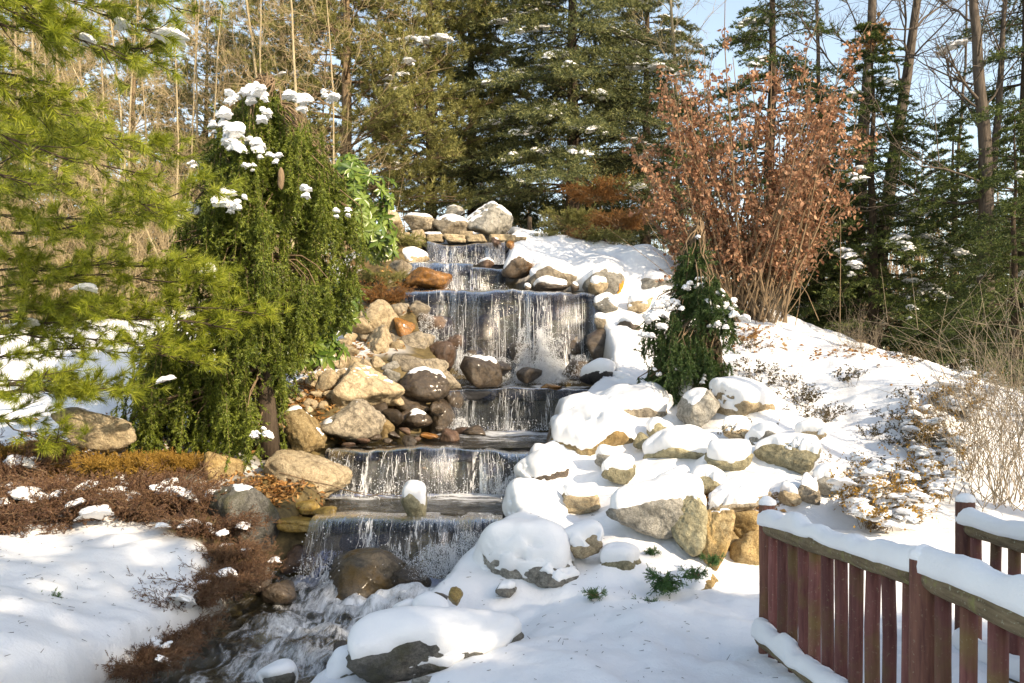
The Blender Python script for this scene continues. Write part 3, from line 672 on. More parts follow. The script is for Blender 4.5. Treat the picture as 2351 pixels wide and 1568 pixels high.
# ------------------------------------------------------------------ ledges, falls, pools
def ledge(label, xl, xr, Y, ztop, zbot, seed, n=None, mats=('black',)):
    t = thing('stone_ledge', label, 'ledge', (.5 * (xl + xr), Y + .3, zbot))
    rng = np.random.default_rng(seed); wd = xr - xl; n = n or max(3, int(wd / .6)); e = xl + np.concatenate([[0], np.cumsum(rng.uniform(.7, 1.3, n))]) ; e = xl + (e - xl) / (e[-1] - xl) * wd
    def blk(nm, x0, x1, z0, z1, yo, sd):
        V, F = rock_shape(sd, 16, 9, 3, .04, True)
        V = V * np.array([(x1 - x0) / 2 * 1.06, .30, (z1 - z0) / 2 * 1.08]) + np.array([(x0 + x1) / 2, Y + .33 + yo, (z0 + z1) / 2])
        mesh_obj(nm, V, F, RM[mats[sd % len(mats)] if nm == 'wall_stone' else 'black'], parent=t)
    h = ztop - zbot; cap = min(.16, h * .3)
    for k in range(n): blk('capstone', e[k], e[k + 1], ztop - cap - .03, ztop - .03, rng.uniform(-.05, .06), seed * 31 + k)
    rows = max(1, int(round((h - cap) / .42))); zz = np.linspace(zbot - .05, ztop - cap - .03, rows + 1)
    for r in range(rows):
        m = max(2, n - 1 + r % 2); ee = np.linspace(xl, xr, m + 1) + np.concatenate([[0], rng.uniform(-.1, .1, m - 1), [0]])
        for k in range(m): blk('wall_stone', ee[k], ee[k + 1], zz[r], zz[r + 1], rng.uniform(.02, .16), seed * 57 + r * 13 + k)

def lipwave(x, seed):
    p = np.stack([x * 1.6, np.full_like(x, seed), np.zeros_like(x)], 1); q = p * [3.3, 1, 1]
    return .17 * vn(p, seed) + .05 * vn(q, seed + 1)
def fall_pt(x, t, o):
    """a point of the falling sheet: x across, t = 0 lip .. 1 foot"""
    y = o['Y'] + lipwave(x, o['s']) - o['th'] * np.sqrt(np.maximum(t, 0)) * (1 + .35 * vn(np.stack([x * 2.1, x * 0, x * 0 + o['s']], 1), 4))
    z = o['zt'] + (.03 * vn(np.stack([x * 1.7, x * 0, x * 0], 1), o['s']) + .015 * vn(np.stack([x * 7, x * 0, x * 0], 1), o['s'])) * (1 - t) - (o['zt'] - o['zb']) * t
    return np.stack([x + o.get('fan', 0) * t * (x - .5 * (o['xl'] + o['xr'])), y, z], -1)

SPL = MB(); STR = MB()
oct_V = np.array([(1,0,0),(-1,0,0),(0,1,0),(0,-1,0),(0,0,1.5),(0,0,-1.5)], float); oct_F = np.array([(0,2,4),(2,1,4),(1,3,4),(3,0,4),(2,0,5),(1,2,5),(3,1,5),(0,3,5)])
def drops(mb, C, r):
    r = np.broadcast_to(np.asarray(r, float), (len(C),))
    V = (C[:, None] + oct_V[None] * r[:, None, None]).reshape(-1, 3)
    mb.add(V, None, (np.arange(len(C))[:, None, None] * 6 + oct_F[None]).reshape(-1, 3))

def waterfall(label, xl, xr, Y, zt, zb, th, seed, strands=70, dr=450, foam=.0, foot=.35, fan=0):
    o = dict(xl=xl, xr=xr, Y=Y, zt=zt, zb=zb, th=th, s=seed, fan=fan); rng = np.random.default_rng(seed)
    nx = int((xr - xl) / .03); x = np.linspace(xl, xr, nx); ts = np.concatenate([[-.5, -.25, -.1], np.linspace(0, 1, 26) ** 1.2]); V, A = [], []
    for t in ts:
        if t < 0:
            p = fall_pt(x, np.zeros_like(x), o); p[:, 1] += -t * .6; p[:, 2] += .01
        else:
            p = fall_pt(x, np.full_like(x, t), o); p[:, 1] += .03 * vn(np.stack([x * 9, np.full_like(x, t * 1.2), x * 0], 1), seed) * min(1, t * 3)
        V.append(p); A.append(np.full(nx, foam + foot * max(0, t - .45) / .55) + .12 * (vn(np.stack([x * 1.4, x * 0, x * 0], 1), seed + 7)))
    m = len(ts); i = (np.arange(m - 1)[:, None] * nx + np.arange(nx - 1)[None]).ravel()
    ob = mesh_obj('waterfall', np.concatenate(V), np.stack([i, i + 1, i + nx + 1, i + nx], 1), WF, attrs={'foam': np.concatenate(A)})
    tag(ob, label, kind='structure')
    wd = xr - xl
    # loose strings of water in front of the sheet
    for k in range(int(strands * .75 * wd)):
        x0 = rng.uniform(xl, xr)
        if vn(np.array([[x0 * 3.4, seed, 0]]), 3)[0] + rng.uniform(-.3, .3) < .12: continue
        t0 = rng.uniform(0, .8); t1 = min(1, t0 + rng.uniform(.08, .6)); tt = np.linspace(t0, t1, 7)
        p = fall_pt(x0 + np.cumsum(rng.normal(0, .006, 7)), tt, o); p[:, 1] -= rng.uniform(.005, .05)
        STR.tube(p, rng.uniform(.0012, .0045) * np.array([.5, 1, 1.1, .7, 1, .8, .3]), 3, False)
    n = int(dr * wd); x0 = rng.uniform(xl, xr, n); tt = rng.random(n) ** .6
    keep = vn(np.stack([x0 * 3.4, x0 * 0 + seed, x0 * 0], 1), 3) + rng.uniform(-.5, .5, n) > .1; x0, tt = x0[keep], tt[keep]
    p = fall_pt(x0, tt, o); p[:, 1] -= rng.random(len(p)) * .10; p[:, 0] += rng.normal(0, .02, len(p))
    drops(SPL, p, .002 + .006 * rng.random(len(p)) ** 2.5)
    # splash at the foot
    n = int(dr * wd * .9); x0 = rng.uniform(xl, xr, n); p = fall_pt(x0, np.ones(n), o)
    a = rng.random(n) * 2 * np.pi; v = rng.random(n) ** 2 * .34
    p += np.stack([np.cos(a) * v * .6, -np.abs(np.sin(a)) * v, rng.random(n) ** 2 * .20], 1); drops(SPL, p, .002 + .006 * rng.random(n) ** 2)

def splash(c, spread, h, n, seed, r=(.002, .0065)):
    rng = np.random.default_rng(seed); u = rng.random(n); a = rng.random(n) * 2 * np.pi; q = np.sqrt(rng.random(n)) * (1 - .65 * u)
    p = np.stack([np.cos(a) * q * spread, np.sin(a) * q * spread * .6, u ** 1.4 * h], 1) + np.asarray(c); p[:, 0] += .06 * vn(p * 6, seed)
    drops(SPL, p, rng.uniform(r[0], r[1], n) * (.55 if c[1] < 10 else 1))
    for k in range(n // 8):
        d = np.array([rng.normal(0, .35), rng.normal(-.2, .3), 1.0]); s0 = p[rng.integers(n)]; tt = np.linspace(0, 1, 5)
        L = rng.uniform(.06, .26) * (.5 if c[1] < 10 else 1); pp = s0 + d[None] * (tt * L)[:, None]; pp[:, 2] -= 1.2 * L * tt ** 2; STR.tube(pp, rng.uniform(.0012, .0032) * (.45 if c[1] < 10 else 1) * np.array([.6, 1, .9, .6, .3]), 3, False)

z1, z2, z3, z4, z5, z6 = .322, .904, 1.672, 3.43, 4.10, 4.67
ledge('black wet ledge behind the lowest fall, a pale stone on its lip', -2.15, 0.05, 9.0, z1, -.45, 3, None, ('gold', 'black', 'wetred', 'black'))  # gold and red wall stones stand in for amber light behind the curtain
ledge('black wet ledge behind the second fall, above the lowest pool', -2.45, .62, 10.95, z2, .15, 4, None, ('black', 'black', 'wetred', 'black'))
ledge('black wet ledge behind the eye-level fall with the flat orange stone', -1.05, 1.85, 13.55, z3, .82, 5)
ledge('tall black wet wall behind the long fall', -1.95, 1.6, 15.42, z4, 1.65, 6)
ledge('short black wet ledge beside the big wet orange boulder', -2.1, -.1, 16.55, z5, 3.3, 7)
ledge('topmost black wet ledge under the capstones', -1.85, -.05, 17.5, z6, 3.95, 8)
waterfall('lowest fall pouring from a square lip in thin curtains', -2.09, -.10, 9.0, z1, -.22, .26, 21, 80, 900, .10, .42, .06)
waterfall('second fall, wide and glittering, between round boulder and snow', -2.38, .48, 10.9, z2, .34, .24, 22, 75, 520, .03, .34, .04)
waterfall('dark eye-level fall in even threads', -.98, 1.74, 13.5, z3, 1.02, .12, 23, 80, 330, -.06, .22)
waterfall('long fall breaking over rocks, the tallest of the cascade', -1.90, 1.48, 15.3, z4, 1.75, .38, 24, 85, 900, .04, .45)
waterfall('short upper fall beside the wet orange boulder', -2.07, -.75, 16.5, z5, 3.5, .30, 25, 70, 420, .02, .3)
waterfall('short low side fall to the right of the wet orange boulder', -.78, -.12, 16.35, z5 - .12, 3.46, .20, 29, 70, 420, -.02, .25)
waterfall('topmost fall under the capstones', -1.72, -.14, 17.5, z6, 4.12, .2, 26, 80, 420, .02, .2)

def pool(name, label, rows, mat, seed, falls=(), amp=.02, base=.0, nxx=70, nyy=60):
    rows = np.array(rows, float); Yv = np.linspace(rows[0, 0], rows[-1, 0], nyy); u = np.linspace(0, 1, nxx)
    l, r, z = (np.interp(Yv, rows[:, 0], rows[:, k]) for k in (1, 2, 3))
    XX = l[:, None] + (r - l)[:, None] * u[None]; YY = np.repeat(Yv[:, None], nxx, 1); ZZ = np.repeat(z[:, None], nxx, 1)
    p = np.stack([XX.ravel(), YY.ravel(), XX.ravel() * 0], 1); fo = np.full(len(p), base)
    for (fx0, fx1, fy, rad, a) in falls:
        dxx = np.maximum(np.maximum(fx0 - p[:, 0], p[:, 0] - fx1), 0); dyy = p[:, 1] - fy
        fo = np.maximum(fo, a * np.exp(-(dxx ** 2 + dyy ** 2) / rad ** 2))
    p[:, 2] = ZZ.ravel() + amp * fbm(p * [4, 3, 1], seed, 3) * (1 + 2.2 * np.clip(fo, 0, 1)) ; i = (np.arange(nyy - 1)[:, None] * nxx + np.arange(nxx - 1)[None]).ravel()
    o = mesh_obj(name, p, np.stack([i, i + 1, i + nxx + 1, i + nxx], 1), mat, attrs={'foam': fo}); tag(o, label, kind='structure')
pool('pool_water', 'amber pool above the lowest fall', [(9.12,-2.25,0,z1+.003),(10.0,-2.45,.2,z1+.004),(10.85,-2.6,.35,z1+.006)], WPOOL, 1, [(-2.2,.3,10.75,.30,.75),(-.6,.3,10.3,.4,.45)], .008)
pool('pool_water', 'dark pool above the second fall', [(11.02,-2.6,.7,z2+.003),(12.2,-2.5,.7,z2+.04),(13.5,-1.7,1.6,z2+.10)], WPOOL, 2, [(-.8,1.5,13.2,.5,.8),(-.2,.5,12.3,.5,.35)], .010)
pool('pool_water', 'shallow basin above the eye-level fall', [(13.6,-1.2,1.8,z3+.003),(14.9,-1.5,1.7,z3+.05)], WPOOL, 3, [(-.5,1.2,14.7,.7,.9)], .02)
pool('pool_water', 'thin water above the long fall', [(15.42,-2.1,1.55,z4+.003),(16.5,-2.2,.8,z4+.05)], WPOOL, 4, [(-1.8,-.1,16.2,.3,.6)], .008)
pool('pool_water', 'thin water on the upper step', [(16.62,-2.2,-.1,z5+.003),(17.45,-2.0,-.1,z5+.02)], WPOOL, 5, [(-1.7,-.1,17.2,.3,.7)], .006)
pool('pool_water', 'spring basin under the capstones', [(17.62,-1.8,-.1,z6+.003),(18.3,-1.8,-.1,z6+.01)], WPOOL, 6, [], .004)
pool('stream_water', 'stream rushing away from the lowest fall over cobbles', [(2.0,-3.6,-1.7,-.40),(5.0,-3.0,-1.3,-.38),(6.0,-2.75,-1.0,-.36),(7.0,-2.7,-.85,-.34),(8.0,-2.85,-.3,-.31),(8.9,-2.85,.1,-.24)], WSTR, 7,
     [(-2.0,-.2,8.75,.5,.85),(-1.5,-.6,7.9,.5,.85),(-1.8,-1.1,7.2,.45,.6),(-1.8,-1.3,6.4,.4,.5)], .045, .12, 90, 170)
sp = P(1245, 880, 14.6); 
for q in range(16): a_ = np.random.default_rng(900 + q); splash(sp + [a_.normal(0, .30), a_.normal(0, .12), a_.uniform(-.05, .10)], a_.uniform(.10, .26), a_.uniform(.25, 1.0), 850, 920 + q)
splash(sp, .75, .35, 2600, 1); splash(P(1080, 880, 14.5), .5, .5, 1300, 3); splash(P(980, 800, 14.9), .35, .6, 900, 4); splash(P(1330, 870, 14.3), .4, .4, 900, 5)
splash(P(1010, 1320, 8.4), .42, .30, 4200, 6); splash(P(900, 1320, 8.55), .35, .22, 1300, 7); splash(P(760, 1300, 8.7), .3, .16, 900, 8); splash(P(1075, 1300, 8.5), .36, .34, 2600, 9); splash(P(920, 1390, 7.7), .3, .12, 1200, 10)
splash(P(1190, 1130, 10.6), .35, .2, 900, 11); splash(P(1050, 985, 13.2), .3, .16, 500, 12)
tag(SPL.build('water_spray', WW), 'glittering drops of spray around the falls', 'spray', kind='stuff')
tag(STR.build('water_threads', WW), 'loose white threads of falling water', 'water', kind='stuff')

# ------------------------------------------------------------------ orange lichen on one boulder (a part of it)
for o in list(bpy.data.objects):
    if o.get('label', '').startswith('grey boulder with snow arch'):
        me = o.data; V = np.empty(len(me.vertices) * 3); me.vertices.foreach_get('co', V); V = V.reshape(-1, 3); F = np.array([p.vertices[:] for p in me.polygons]); n = vnormals(V, F)
        q = nz(V - V.mean(0)) @ nz(np.array([[.75, -.55, -.42]]))[0] + .12 * fbm(V * 9, 4, 3); k = (q > .84)[F].all(1); W = V + n * (.012 + .02 * (fbm(V * 14, 6, 2) + .5))[:, None]; u, inv = np.unique(F[k], return_inverse=True)
        lm, nt, out = M('orange_lichen'); principled(nt, out, (.50, .20, .02), .8)
        mesh_obj('lichen_patch', W[u] + WL[o.name], inv.reshape(-1, 3), lm, parent=o)

# ------------------------------------------------------------------ footbridge railings
def railing(label, Xc, secs, base, snow_seed, low=True):
    t = thing('footbridge_railing', label, 'railing', base, 'railings of the footbridge'); rng = np.random.default_rng(snow_seed)
    sn = lambda y, s: fbm(np.stack([y * 5, y * 0 + s, y * 0], 1), snow_seed, 3)
    posts = secs['posts']
    for (y, zb, zt, r) in posts:
        mb = MB(); zz = np.array([zb, zb + .3, (zb + zt) / 2, zt - .02, zt]); mb.tube(np.stack([np.full(5, Xc) + rng.normal(0, .003, 5), np.full(5, y), zz], 1), [r * 1.03, r, r, r * .97, r * .86], 16)
        po = mb.build('post', WM['post'], t)
        V, F = ico(3); V = V * np.array([r * 1.05, r * 1.05, .05]) * (1 + .12 * fbm(V * 2, snow_seed, 2))[:, None]; V[:, 2] = np.where(V[:, 2] < 0, V[:, 2] * .3, V[:, 2])
        mesh_obj('snow_cap', V + np.array([Xc, y, zt - .006]), F, SNOW, parent=po)
    for k in range(len(posts) - 1):
        (ya, _, _, ra), (yb, _, _, rb) = posts[k], posts[k + 1]; (za, zb2) = secs['rail'][k]; (la, lb) = secs['low'][k]
        n = 40; y = np.linspace(ya - ra * .9, yb + rb * .9, n); u = (y - ya) / (yb - ya); z = za + (zb2 - za) * u
        rr = .056 * (1 + .05 * sn(y, 1)); rr[0] *= .8; rr[-1] *= .8
        mb = MB(); mb.tube(np.stack([Xc + .006 * sn(y, 2), y, z + .006 * sn(y, 3)], 1), rr, 14); ra_o = mb.build('handrail', WM['rail'], t)
        # snow lying on the rail: a rounded bank with a wavy lower edge
        prof = np.array([(-1, 0), (-1.04, .25), (-.95, .6), (-.65, .9), (-.2, 1.02), (.2, 1.02), (.65, .9), (.95, .6), (1.04, .25), (1, 0), (.5, -.1), (-.5, -.1)])
        th = .095 * (1 + .30 * sn(y, 5)); hw = .058 * (1 + .14 * sn(y, 6)); y2 = np.linspace(ya + .01, yb - .01, n)
        ring = np.stack([Xc + prof[None, :, 0] * hw[:, None], np.repeat(y2[:, None], 12, 1), (z + .026 + .010 * sn(y, 7))[:, None] + prof[None, :, 1] * th[:, None]], -1)
        i = np.arange(n - 1)[:, None] * 12; j = np.arange(12)[None]; Q = np.stack([i + j, i + (j + 1) % 12, i + 12 + (j + 1) % 12, i + 12 + j], -1).reshape(-1, 4)
        mesh_obj('snow_bank', ring.reshape(-1, 3), Q, SNOW, parent=ra_o)
        zl = la + (lb - la) * u
        if low:
            mb = MB(); mb.tube(np.stack([np.full(n, Xc - .06), y, zl], 1), .042 * (1 + .08 * sn(y, 9)), 8); lo_o = mb.build('lower_rail', WM['rail'], t)
            ring = np.stack([Xc - .06 + prof[None, :, 0] * hw[:, None] * .95, np.repeat(y[:, None], 12, 1), (zl + .02 + .012 * sn(y, 17))[:, None] + prof[None, :, 1] * (th * 1.15)[:, None]], -1)
            mesh_obj('snow_bank', ring.reshape(-1, 3), Q, SNOW, parent=lo_o)
        npk = secs['n'][k]
        for q in range(npk):
            f = (q + .75) / (npk + .5); yy = ya + (yb - ya) * f; z1_ = za + (zb2 - za) * f - .045; z0_ = la + (lb - la) * f - .12
            mb = MB(); r = .034 * rng.uniform(.92, 1.06); mb.tube(np.stack([np.full(4, Xc) + rng.normal(0, .003, 4), np.full(4, yy + rng.normal(0, .006)), np.linspace(z0_, z1_, 4)], 1), r, 10)
            mb.build('picket', WM['picket'], t)
railing('dark red picket railing with snow-laden log handrail, beside the golden nook', 1.735,
        dict(posts=[(5.8, -.35, .885, .055), (3.58, -.3, .955, .064), (1.35, -.3, .955, .064)], rail=[(.715, .865), (.87, .87)], low=[(-.03, .12), (.12, .12)], n=[11, 11]), (1.735, 3.6, -.3), 61)
railing('dark red picket railing on the far side of the footbridge, one green-stained post', 2.88,
        dict(posts=[(5.42, -.3, .955, .06), (3.2, -.3, .97, .06), (1.2, -.3, .97, .06)], rail=[(.775, .84), (.84, .84)], low=[(.0, .1), (.1, .1)], n=[11, 10]), (2.88, 3.3, -.3), 62, True)

# ------------------------------------------------------------------ trees
def curve(a, b, sag, n=8, rng=None, wob=0.0):
    t = np.linspace(0, 1, n); p = np.asarray(a)[None] + (np.asarray(b) - np.asarray(a))[None] * t[:, None]
    p[:, 2] += sag * 4 * t * (1 - t)
    if rng is not None and wob: p[1:-1] += np.cumsum(rng.normal(0, wob, (n - 2, 3)), 0)
    return p
def along(p, t):
    t = np.asarray(t) * (len(p) - 1); i = np.minimum(t.astype(int), len(p) - 2); f = (t - i)[:, None]; return p[i] * (1 - f) + p[i + 1] * f

_pads = {}
def pad_mesh(k):
    if k not in _pads:
        V, F = ico(4); n = np.maximum(.3, .9 + .42 * fbm(V * 1.5 + k * 9, 70 + k, 2) + .13 * fbm(V * 3.9 + k, 80 + k, 2) + .05 * fbm(V * 9, 85 + k, 2)); V = V * n[:, None]; V[:, 2] = np.where(V[:, 2] < 0, V[:, 2] * .5, V[:, 2])
        V[:, 2] -= .34 * (V[:, 0] ** 2 + V[:, 1] ** 2)
        _pads[k] = new_mesh('snow_pad', V, F, SNOW)
    return _pads[k]
def conifer(rng, H, R, z0, fol, nm, lab, grp, base=(0, 0, 0), style='spruce', lev=34, per=5, m=14, nl=.10, nw=.010, snow=.1, bark='dark', taper=.85, droop=.35, rise=.15):
    """trunk, branches, foliage and lying snow as parts of one tree; base is the foot of the trunk"""
    t_ = thing(nm, lab, 'tree', base, grp); b0 = np.asarray(base, float)
    tr, br, fo, sn = MB(), MB(), MB(), MB()
    zz = np.linspace(-.3, H, 12); ax = np.stack([np.cumsum(rng.normal(0, .03, 12)), np.cumsum(rng.normal(0, .03, 12)), zz], 1)
    r0 = H * .013 + .04; tr.tube(ax + b0, r0 * (1 - zz / H * .93), 8)
    A, Bn = [], []; SC, SR = [], []
    for k in range(lev):
        f = (k + rng.random() * .6) / lev; z = z0 + (H - z0) * f; L0 = R * (1 - f) ** taper + .15
        for q in range(per):
            L = L0 * rng.uniform(.6, 1.12); ph = rng.random() * 2 * np.pi; d = np.array([math.cos(ph), math.sin(ph), 0])
            c = np.array([np.interp(z, zz, ax[:, 0]), np.interp(z, zz, ax[:, 1]), z])
            s = np.linspace(0, 1, 6); p = c + d * (L * s)[:, None]; p[:, 2] += L * (rise * s - droop * s * s) + rng.normal(0, .03, 6) * s
            br.tube(p + b0, .028 * L0 / R * (1 - s * .8) * (H / 10) + .004, 3, False)
            side = np.array([-d[1], d[0], 0])
            if style == 'pine':
                nt_ = max(5, int(L * 7)); ss = rng.uniform(.35, 1, nt_) ; st = along(p, ss); sg = rng.choice([-1, 1], nt_)
                tw = d[None] * rng.uniform(.2, .9, (nt_, 1)) + side[None] * (sg * rng.uniform(.1, .9, nt_))[:, None] + np.array([0, 0, 1]) * rng.uniform(.0, .7, (nt_, 1))
                en = st + nz(tw) * (rng.uniform(.16, .40, nt_))[:, None]
                for _ in range(2):
                    o2 = rng.normal(0, .10, st.shape); A.append(en + o2 - nz(tw) * .12); Bn.append(en + o2 + nz(tw) * .10)
                br.sticks(st + b0, en + b0, .008, .005)
            else:
                nt_ = max(4, int(L * 7)); ss = np.linspace(.14, 1, nt_) + rng.normal(0, .03, nt_); ss = np.clip(ss, .05, 1); st = along(p, ss)
                for sg in (-1, 1):
                    tl = (L * .38 * (1.08 - ss * .75) + .06) * rng.uniform(.7, 1.2, nt_)
                    tw = nz(d[None] * .75 + side[None] * sg * .75 + np.array([0, 0, -.12]) + rng.normal(0, .12, (nt_, 3)))
                    en = st + tw * tl[:, None]; md = (st + en) / 2
                    A += [st, md]; Bn += [md, en]
                    # small side shoots
                    for q2 in (.35, .7):
                        a2 = st + (en - st) * q2; e2 = a2 + nz(tw + side[None] * -sg * .8 + rng.normal(0, .25, (nt_, 3))) * (tl * .35)[:, None]; A.append(a2); Bn.append(e2)
                A.append(p[1:-1]); Bn.append(p[2:])
            if rng.random() < snow * (.85 if d[1] < -.2 else .4) and z > z0:
                nq = rng.integers(3, 7)
                for s_ in np.linspace(.55, .97, nq) + rng.normal(0, .03, nq):
                    SC.append(along(p, np.array([min(1, s_)]))[0] + [0, 0, .035] + side * rng.normal(0, .05 * L) + b0); SR.append((np.array([.19, .11, .055]) * rng.uniform(.6, 1.5) * (.6 + .16 * L), ph))
    A = np.concatenate(A) + b0; Bn = np.concatenate(Bn) + b0
    needles(fo, A, Bn, m, nl, nw, rng, (25, 65), .6 if style == 'pine' else 0)
    tr.build('trunk', BM[bark], t_); br.build('branches', BM['dark' if style != 'pine' else 'twig'], t_); fo.build('crown', FM[fol], t_, smooth=False)
    for q, (c_, r_) in enumerate(zip(SC, SR)):
        o_ = bpy.data.objects.new('snow_pad', pad_mesh(q % 6)); o_.parent = t_; o_.location = tuple(c_ - b0); o_.scale = tuple(r_[0]); o_.rotation_euler = (rng.normal(0, .12), rng.normal(.2, .12), r_[1] + rng.normal(0, .3)); col.objects.link(o_)
    return t_

def ground_at(dx, Y): 
    x = (dx - CX) / F_ * Y; return (x, Y, gz(x, Y) - .05)

r_ = np.random.default_rng(11)
G1 = 'evergreens behind the cascade'
sp0 = conifer(r_, 13, 3.6, 1.6, 'spruce', 'spruce_tree', 'big dark spruce with broad snow pads on its branches behind the summit boulders', G1, ground_at(1310, 22.5), lev=40, per=6, snow=.34)
sp1 = conifer(r_, 12, 3.0, 1.2, 'spruce', 'spruce_tree', 'dense green spruce behind the big snow-padded one', G1, ground_at(1090, 26), lev=34, per=5, snow=.2)
pn0 = conifer(r_, 11.5, 3.6, 1.4, 'scots', 'pine_tree', 'yellow-green pine with tufted boughs behind the weeping spruce', G1, ground_at(800, 22), 'pine', 30, 5, 38, .15, .0085, .12, 'twig', .7, .15, .25)
pn1 = conifer(r_, 11, 3.2, 2.0, 'scots', 'pine_tree', 'olive tufted pine behind the capstones, dark trunk showing', G1, ground_at(985, 23.5), 'pine', 28, 5, 38, .15, .0085, .12, 'dark', .7, .15, .25)
hm0 = conifer(r_, 12, 3.3, .8, 'hem', 'hemlock_tree', 'dark feathery hemlock behind the copper-leaved shrub', G1, ground_at(1770, 21), 'spruce', 34, 4, 12, .07, .011, .14, 'dark', .8, .45, .2)
hm1 = conifer(r_, 7.5, 2.6, .5, 'hem', 'hemlock_tree', 'low spreading hemlock under the bare trunks on the right slope', G1, ground_at(2010, 18.5), 'spruce', 26, 5, 12, .07, .011, .14, 'dark', .8, .5, .2)
copy_thing(pn0, ground_at(640, 25.5), 1.9, 1.02, 'hazy olive pine among bare saplings behind the weeping spruce')
copy_thing(sp1, ground_at(1480, 25.5), 2.2, .95, 'narrow dark spruce between the snow-padded spruce and the copper shrub')
copy_thing(pn0, ground_at(300, 27.5), 3.1, .95, 'sunlit pine standing among the tan saplings behind the pine boughs')
copy_thing(pn1, ground_at(40, 24), 5.1, .9, 'yellow-green pine above the two dark logs')
copy_thing(hm0, ground_at(2360, 17.0), 1.1, .9, 'tall hemlock at the snowy path edge, bright sprays on its sunny side')
copy_thing(hm1, ground_at(1880, 20.5), 2.4, .85, 'dark hemlock thicket tree behind the slope crest')
copy_thing(hm1, ground_at(2190, 20), 4.1, .85, 'ragged hemlock between the two leaning bare trees')
copy_thing(hm1, ground_at(2330, 14.2), .6, .62, 'young hemlock with drooping snowy tips above the bare shrub')
copy_thing(pn1, ground_at(470, 27), 2.6, .9, 'far pine behind the tan saplings, mostly hidden')
copy_thing(pn1, ground_at(150, 30), 4.6, 1.0, 'far pine above the thicket behind the white pine boughs')

# evergreens behind the viewer, which shade the foreground
G2 = 'tall evergreens standing behind the viewpoint'
SX, SY = -math.sin(SUN_AZ), -math.cos(SUN_AZ)                      # the way shadows fall
for k, (c_, a_, s_, src) in enumerate([(-.5, -16.5, 1.0, sp0), (1.2, -16.8, 1.0, sp1), (2.9, -16.5, 1.0, sp0), (4.6, -16.7, 1.0, sp1), (6.0, -16.9, .98, sp0), (.4, -8.2, .68, pn0), (2.0, -8.0, .7, sp0), (3.6, -8.2, .72, sp1), (5.1, -8.3, .70, sp0), (6.2, -9.0, .66, sp1)]):
    x, y = SY * c_ + SX * a_, -SX * c_ + SY * a_
    copy_thing(src, (x, y, gz(x, y)), k * 1.3, s_, 'tall evergreen beyond the frame that shades the near stream bank')['group'] = G2

# --- bare broadleaf trees
def bare_tree(rng, name, label, pts, r0, bark, nb=16, bl=2.2, group='bare trees', depth=3, up=.55, t0=.25, twigm=None, sides=9, cat='tree'):
    t_ = thing(name, label, cat, pts[0], group); tr, bb = MB(), MB()
    pts = np.asarray(pts, float); n = 16; p = along(pts, np.linspace(0, 1, n)); p[1:-1] += np.cumsum(rng.normal(0, .012, (n - 2, 3)), 0); rr = r0 * (1 - .72 * np.linspace(0, 1, n)); tr.tube(p, rr, sides)
    SA, SB, RA, RB = [], [], [], []
    def grow(o, d, L, r, dep):
        k = 6; q = [o]; dd = d
        for _ in range(k - 1):
            dd = nz((dd + rng.normal(0, .16, 3) + np.array([0, 0, .07]))[None])[0]; q.append(q[-1] + dd * L / (k - 1))
        q = np.array(q)
        if r > .012: bb.tube(q, r * (1 - .75 * np.linspace(0, 1, k)), 5, False)
        else:
            w_ = r * (1 - .7 * np.linspace(0, 1, k)); SA.append(q[:-1]); SB.append(q[1:]); RA.append(w_[:-1]); RB.append(w_[1:])
        if dep <= 0: return
        for _ in range(rng.integers(4, 8)):
            s_ = rng.uniform(.2, 1); o2 = along(q, np.array([s_]))[0]; dd2 = nz((nz((q[-1] - q[0])[None])[0] + rng.normal(0, .6, 3))[None])[0]
            grow(o2, dd2, L * rng.uniform(.35, .65), max(r * .5, .0042), dep - 1)
    for k in range(nb):
        s_ = rng.uniform(t0, 1); o = along(p, np.array([s_]))[0]; ph = rng.random() * 2 * np.pi; d = nz(np.array([[math.cos(ph), math.sin(ph), up + rng.normal(0, .25)]]))[0]
        grow(o, d, bl * rng.uniform(.4, 1.2) * (1.15 - .5 * s_), r0 * rng.uniform(.10, .26) * (1.1 - .6 * s_), depth - 1)
    if SA: bb.sticks(np.concatenate(SA), np.concatenate(SB), np.concatenate(RA), np.concatenate(RB))
    tr.build('trunk', BM[bark], t_); bb.build('branches', BM[twigm or bark], t_); return t_
def px(*a): return [P(*q) for q in a]
r_ = np.random.default_rng(21)
bare_tree(r_, 'bare_tree', 'thick bare trunk with a leaf nest in its fork, left of the leaning one', px((1955,760,20),(1975,400,20),(1998,100,20),(2005,-300,20)), .20, 'grey', 15, 3.2)
bare_tree(r_, 'bare_tree', 'bare trunk leaning to the right, ivy-green hemlock at its foot', px((2005,760,20.6),(2050,350,20.6),(2095,60,20.6),(2150,-350,20.6)), .19, 'grey', 15, 3.2)
bare_tree(r_, 'bare_tree', 'forked bare tree with arching limbs rising beside the snow path', px((2262,800,16.5),(2262,480,16.5),(2255,250,16.5),(2232,0,16.5),(2228,-260,16.5)), .17, 'grey', 15, 3.2)
bare_tree(r_, 'bare_tree', 'slender bare trunk curving away from the forked tree', px((2262,520,16.7),(2290,300,16.9),(2310,60,17.1),(2330,-200,17.2)), .09, 'grey', 9, 2.0)
bare_tree(r_, 'bare_tree', 'slim bare pole tree in the gap between the leaning trunk and forked tree', px((2192,760,22),(2195,450,22),(2215,150,22),(2225,-150,22)), .06, 'grey', 14, 2.0)
bare_tree(r_, 'bare_tree', 'thin bare tree rising through the copper shrub', px((1865,720,21),(1880,350,21),(1868,60,21),(1860,-200,21)), .08, 'grey', 14, 2.0)
bare_tree(r_, 'bare_tree', 'pale thin birch-like tree between spruce and copper shrub', px((1560,520,23),(1552,250,23),(1540,0,23),(1530,-250,23)), .07, 'tan', 14, 2.4)
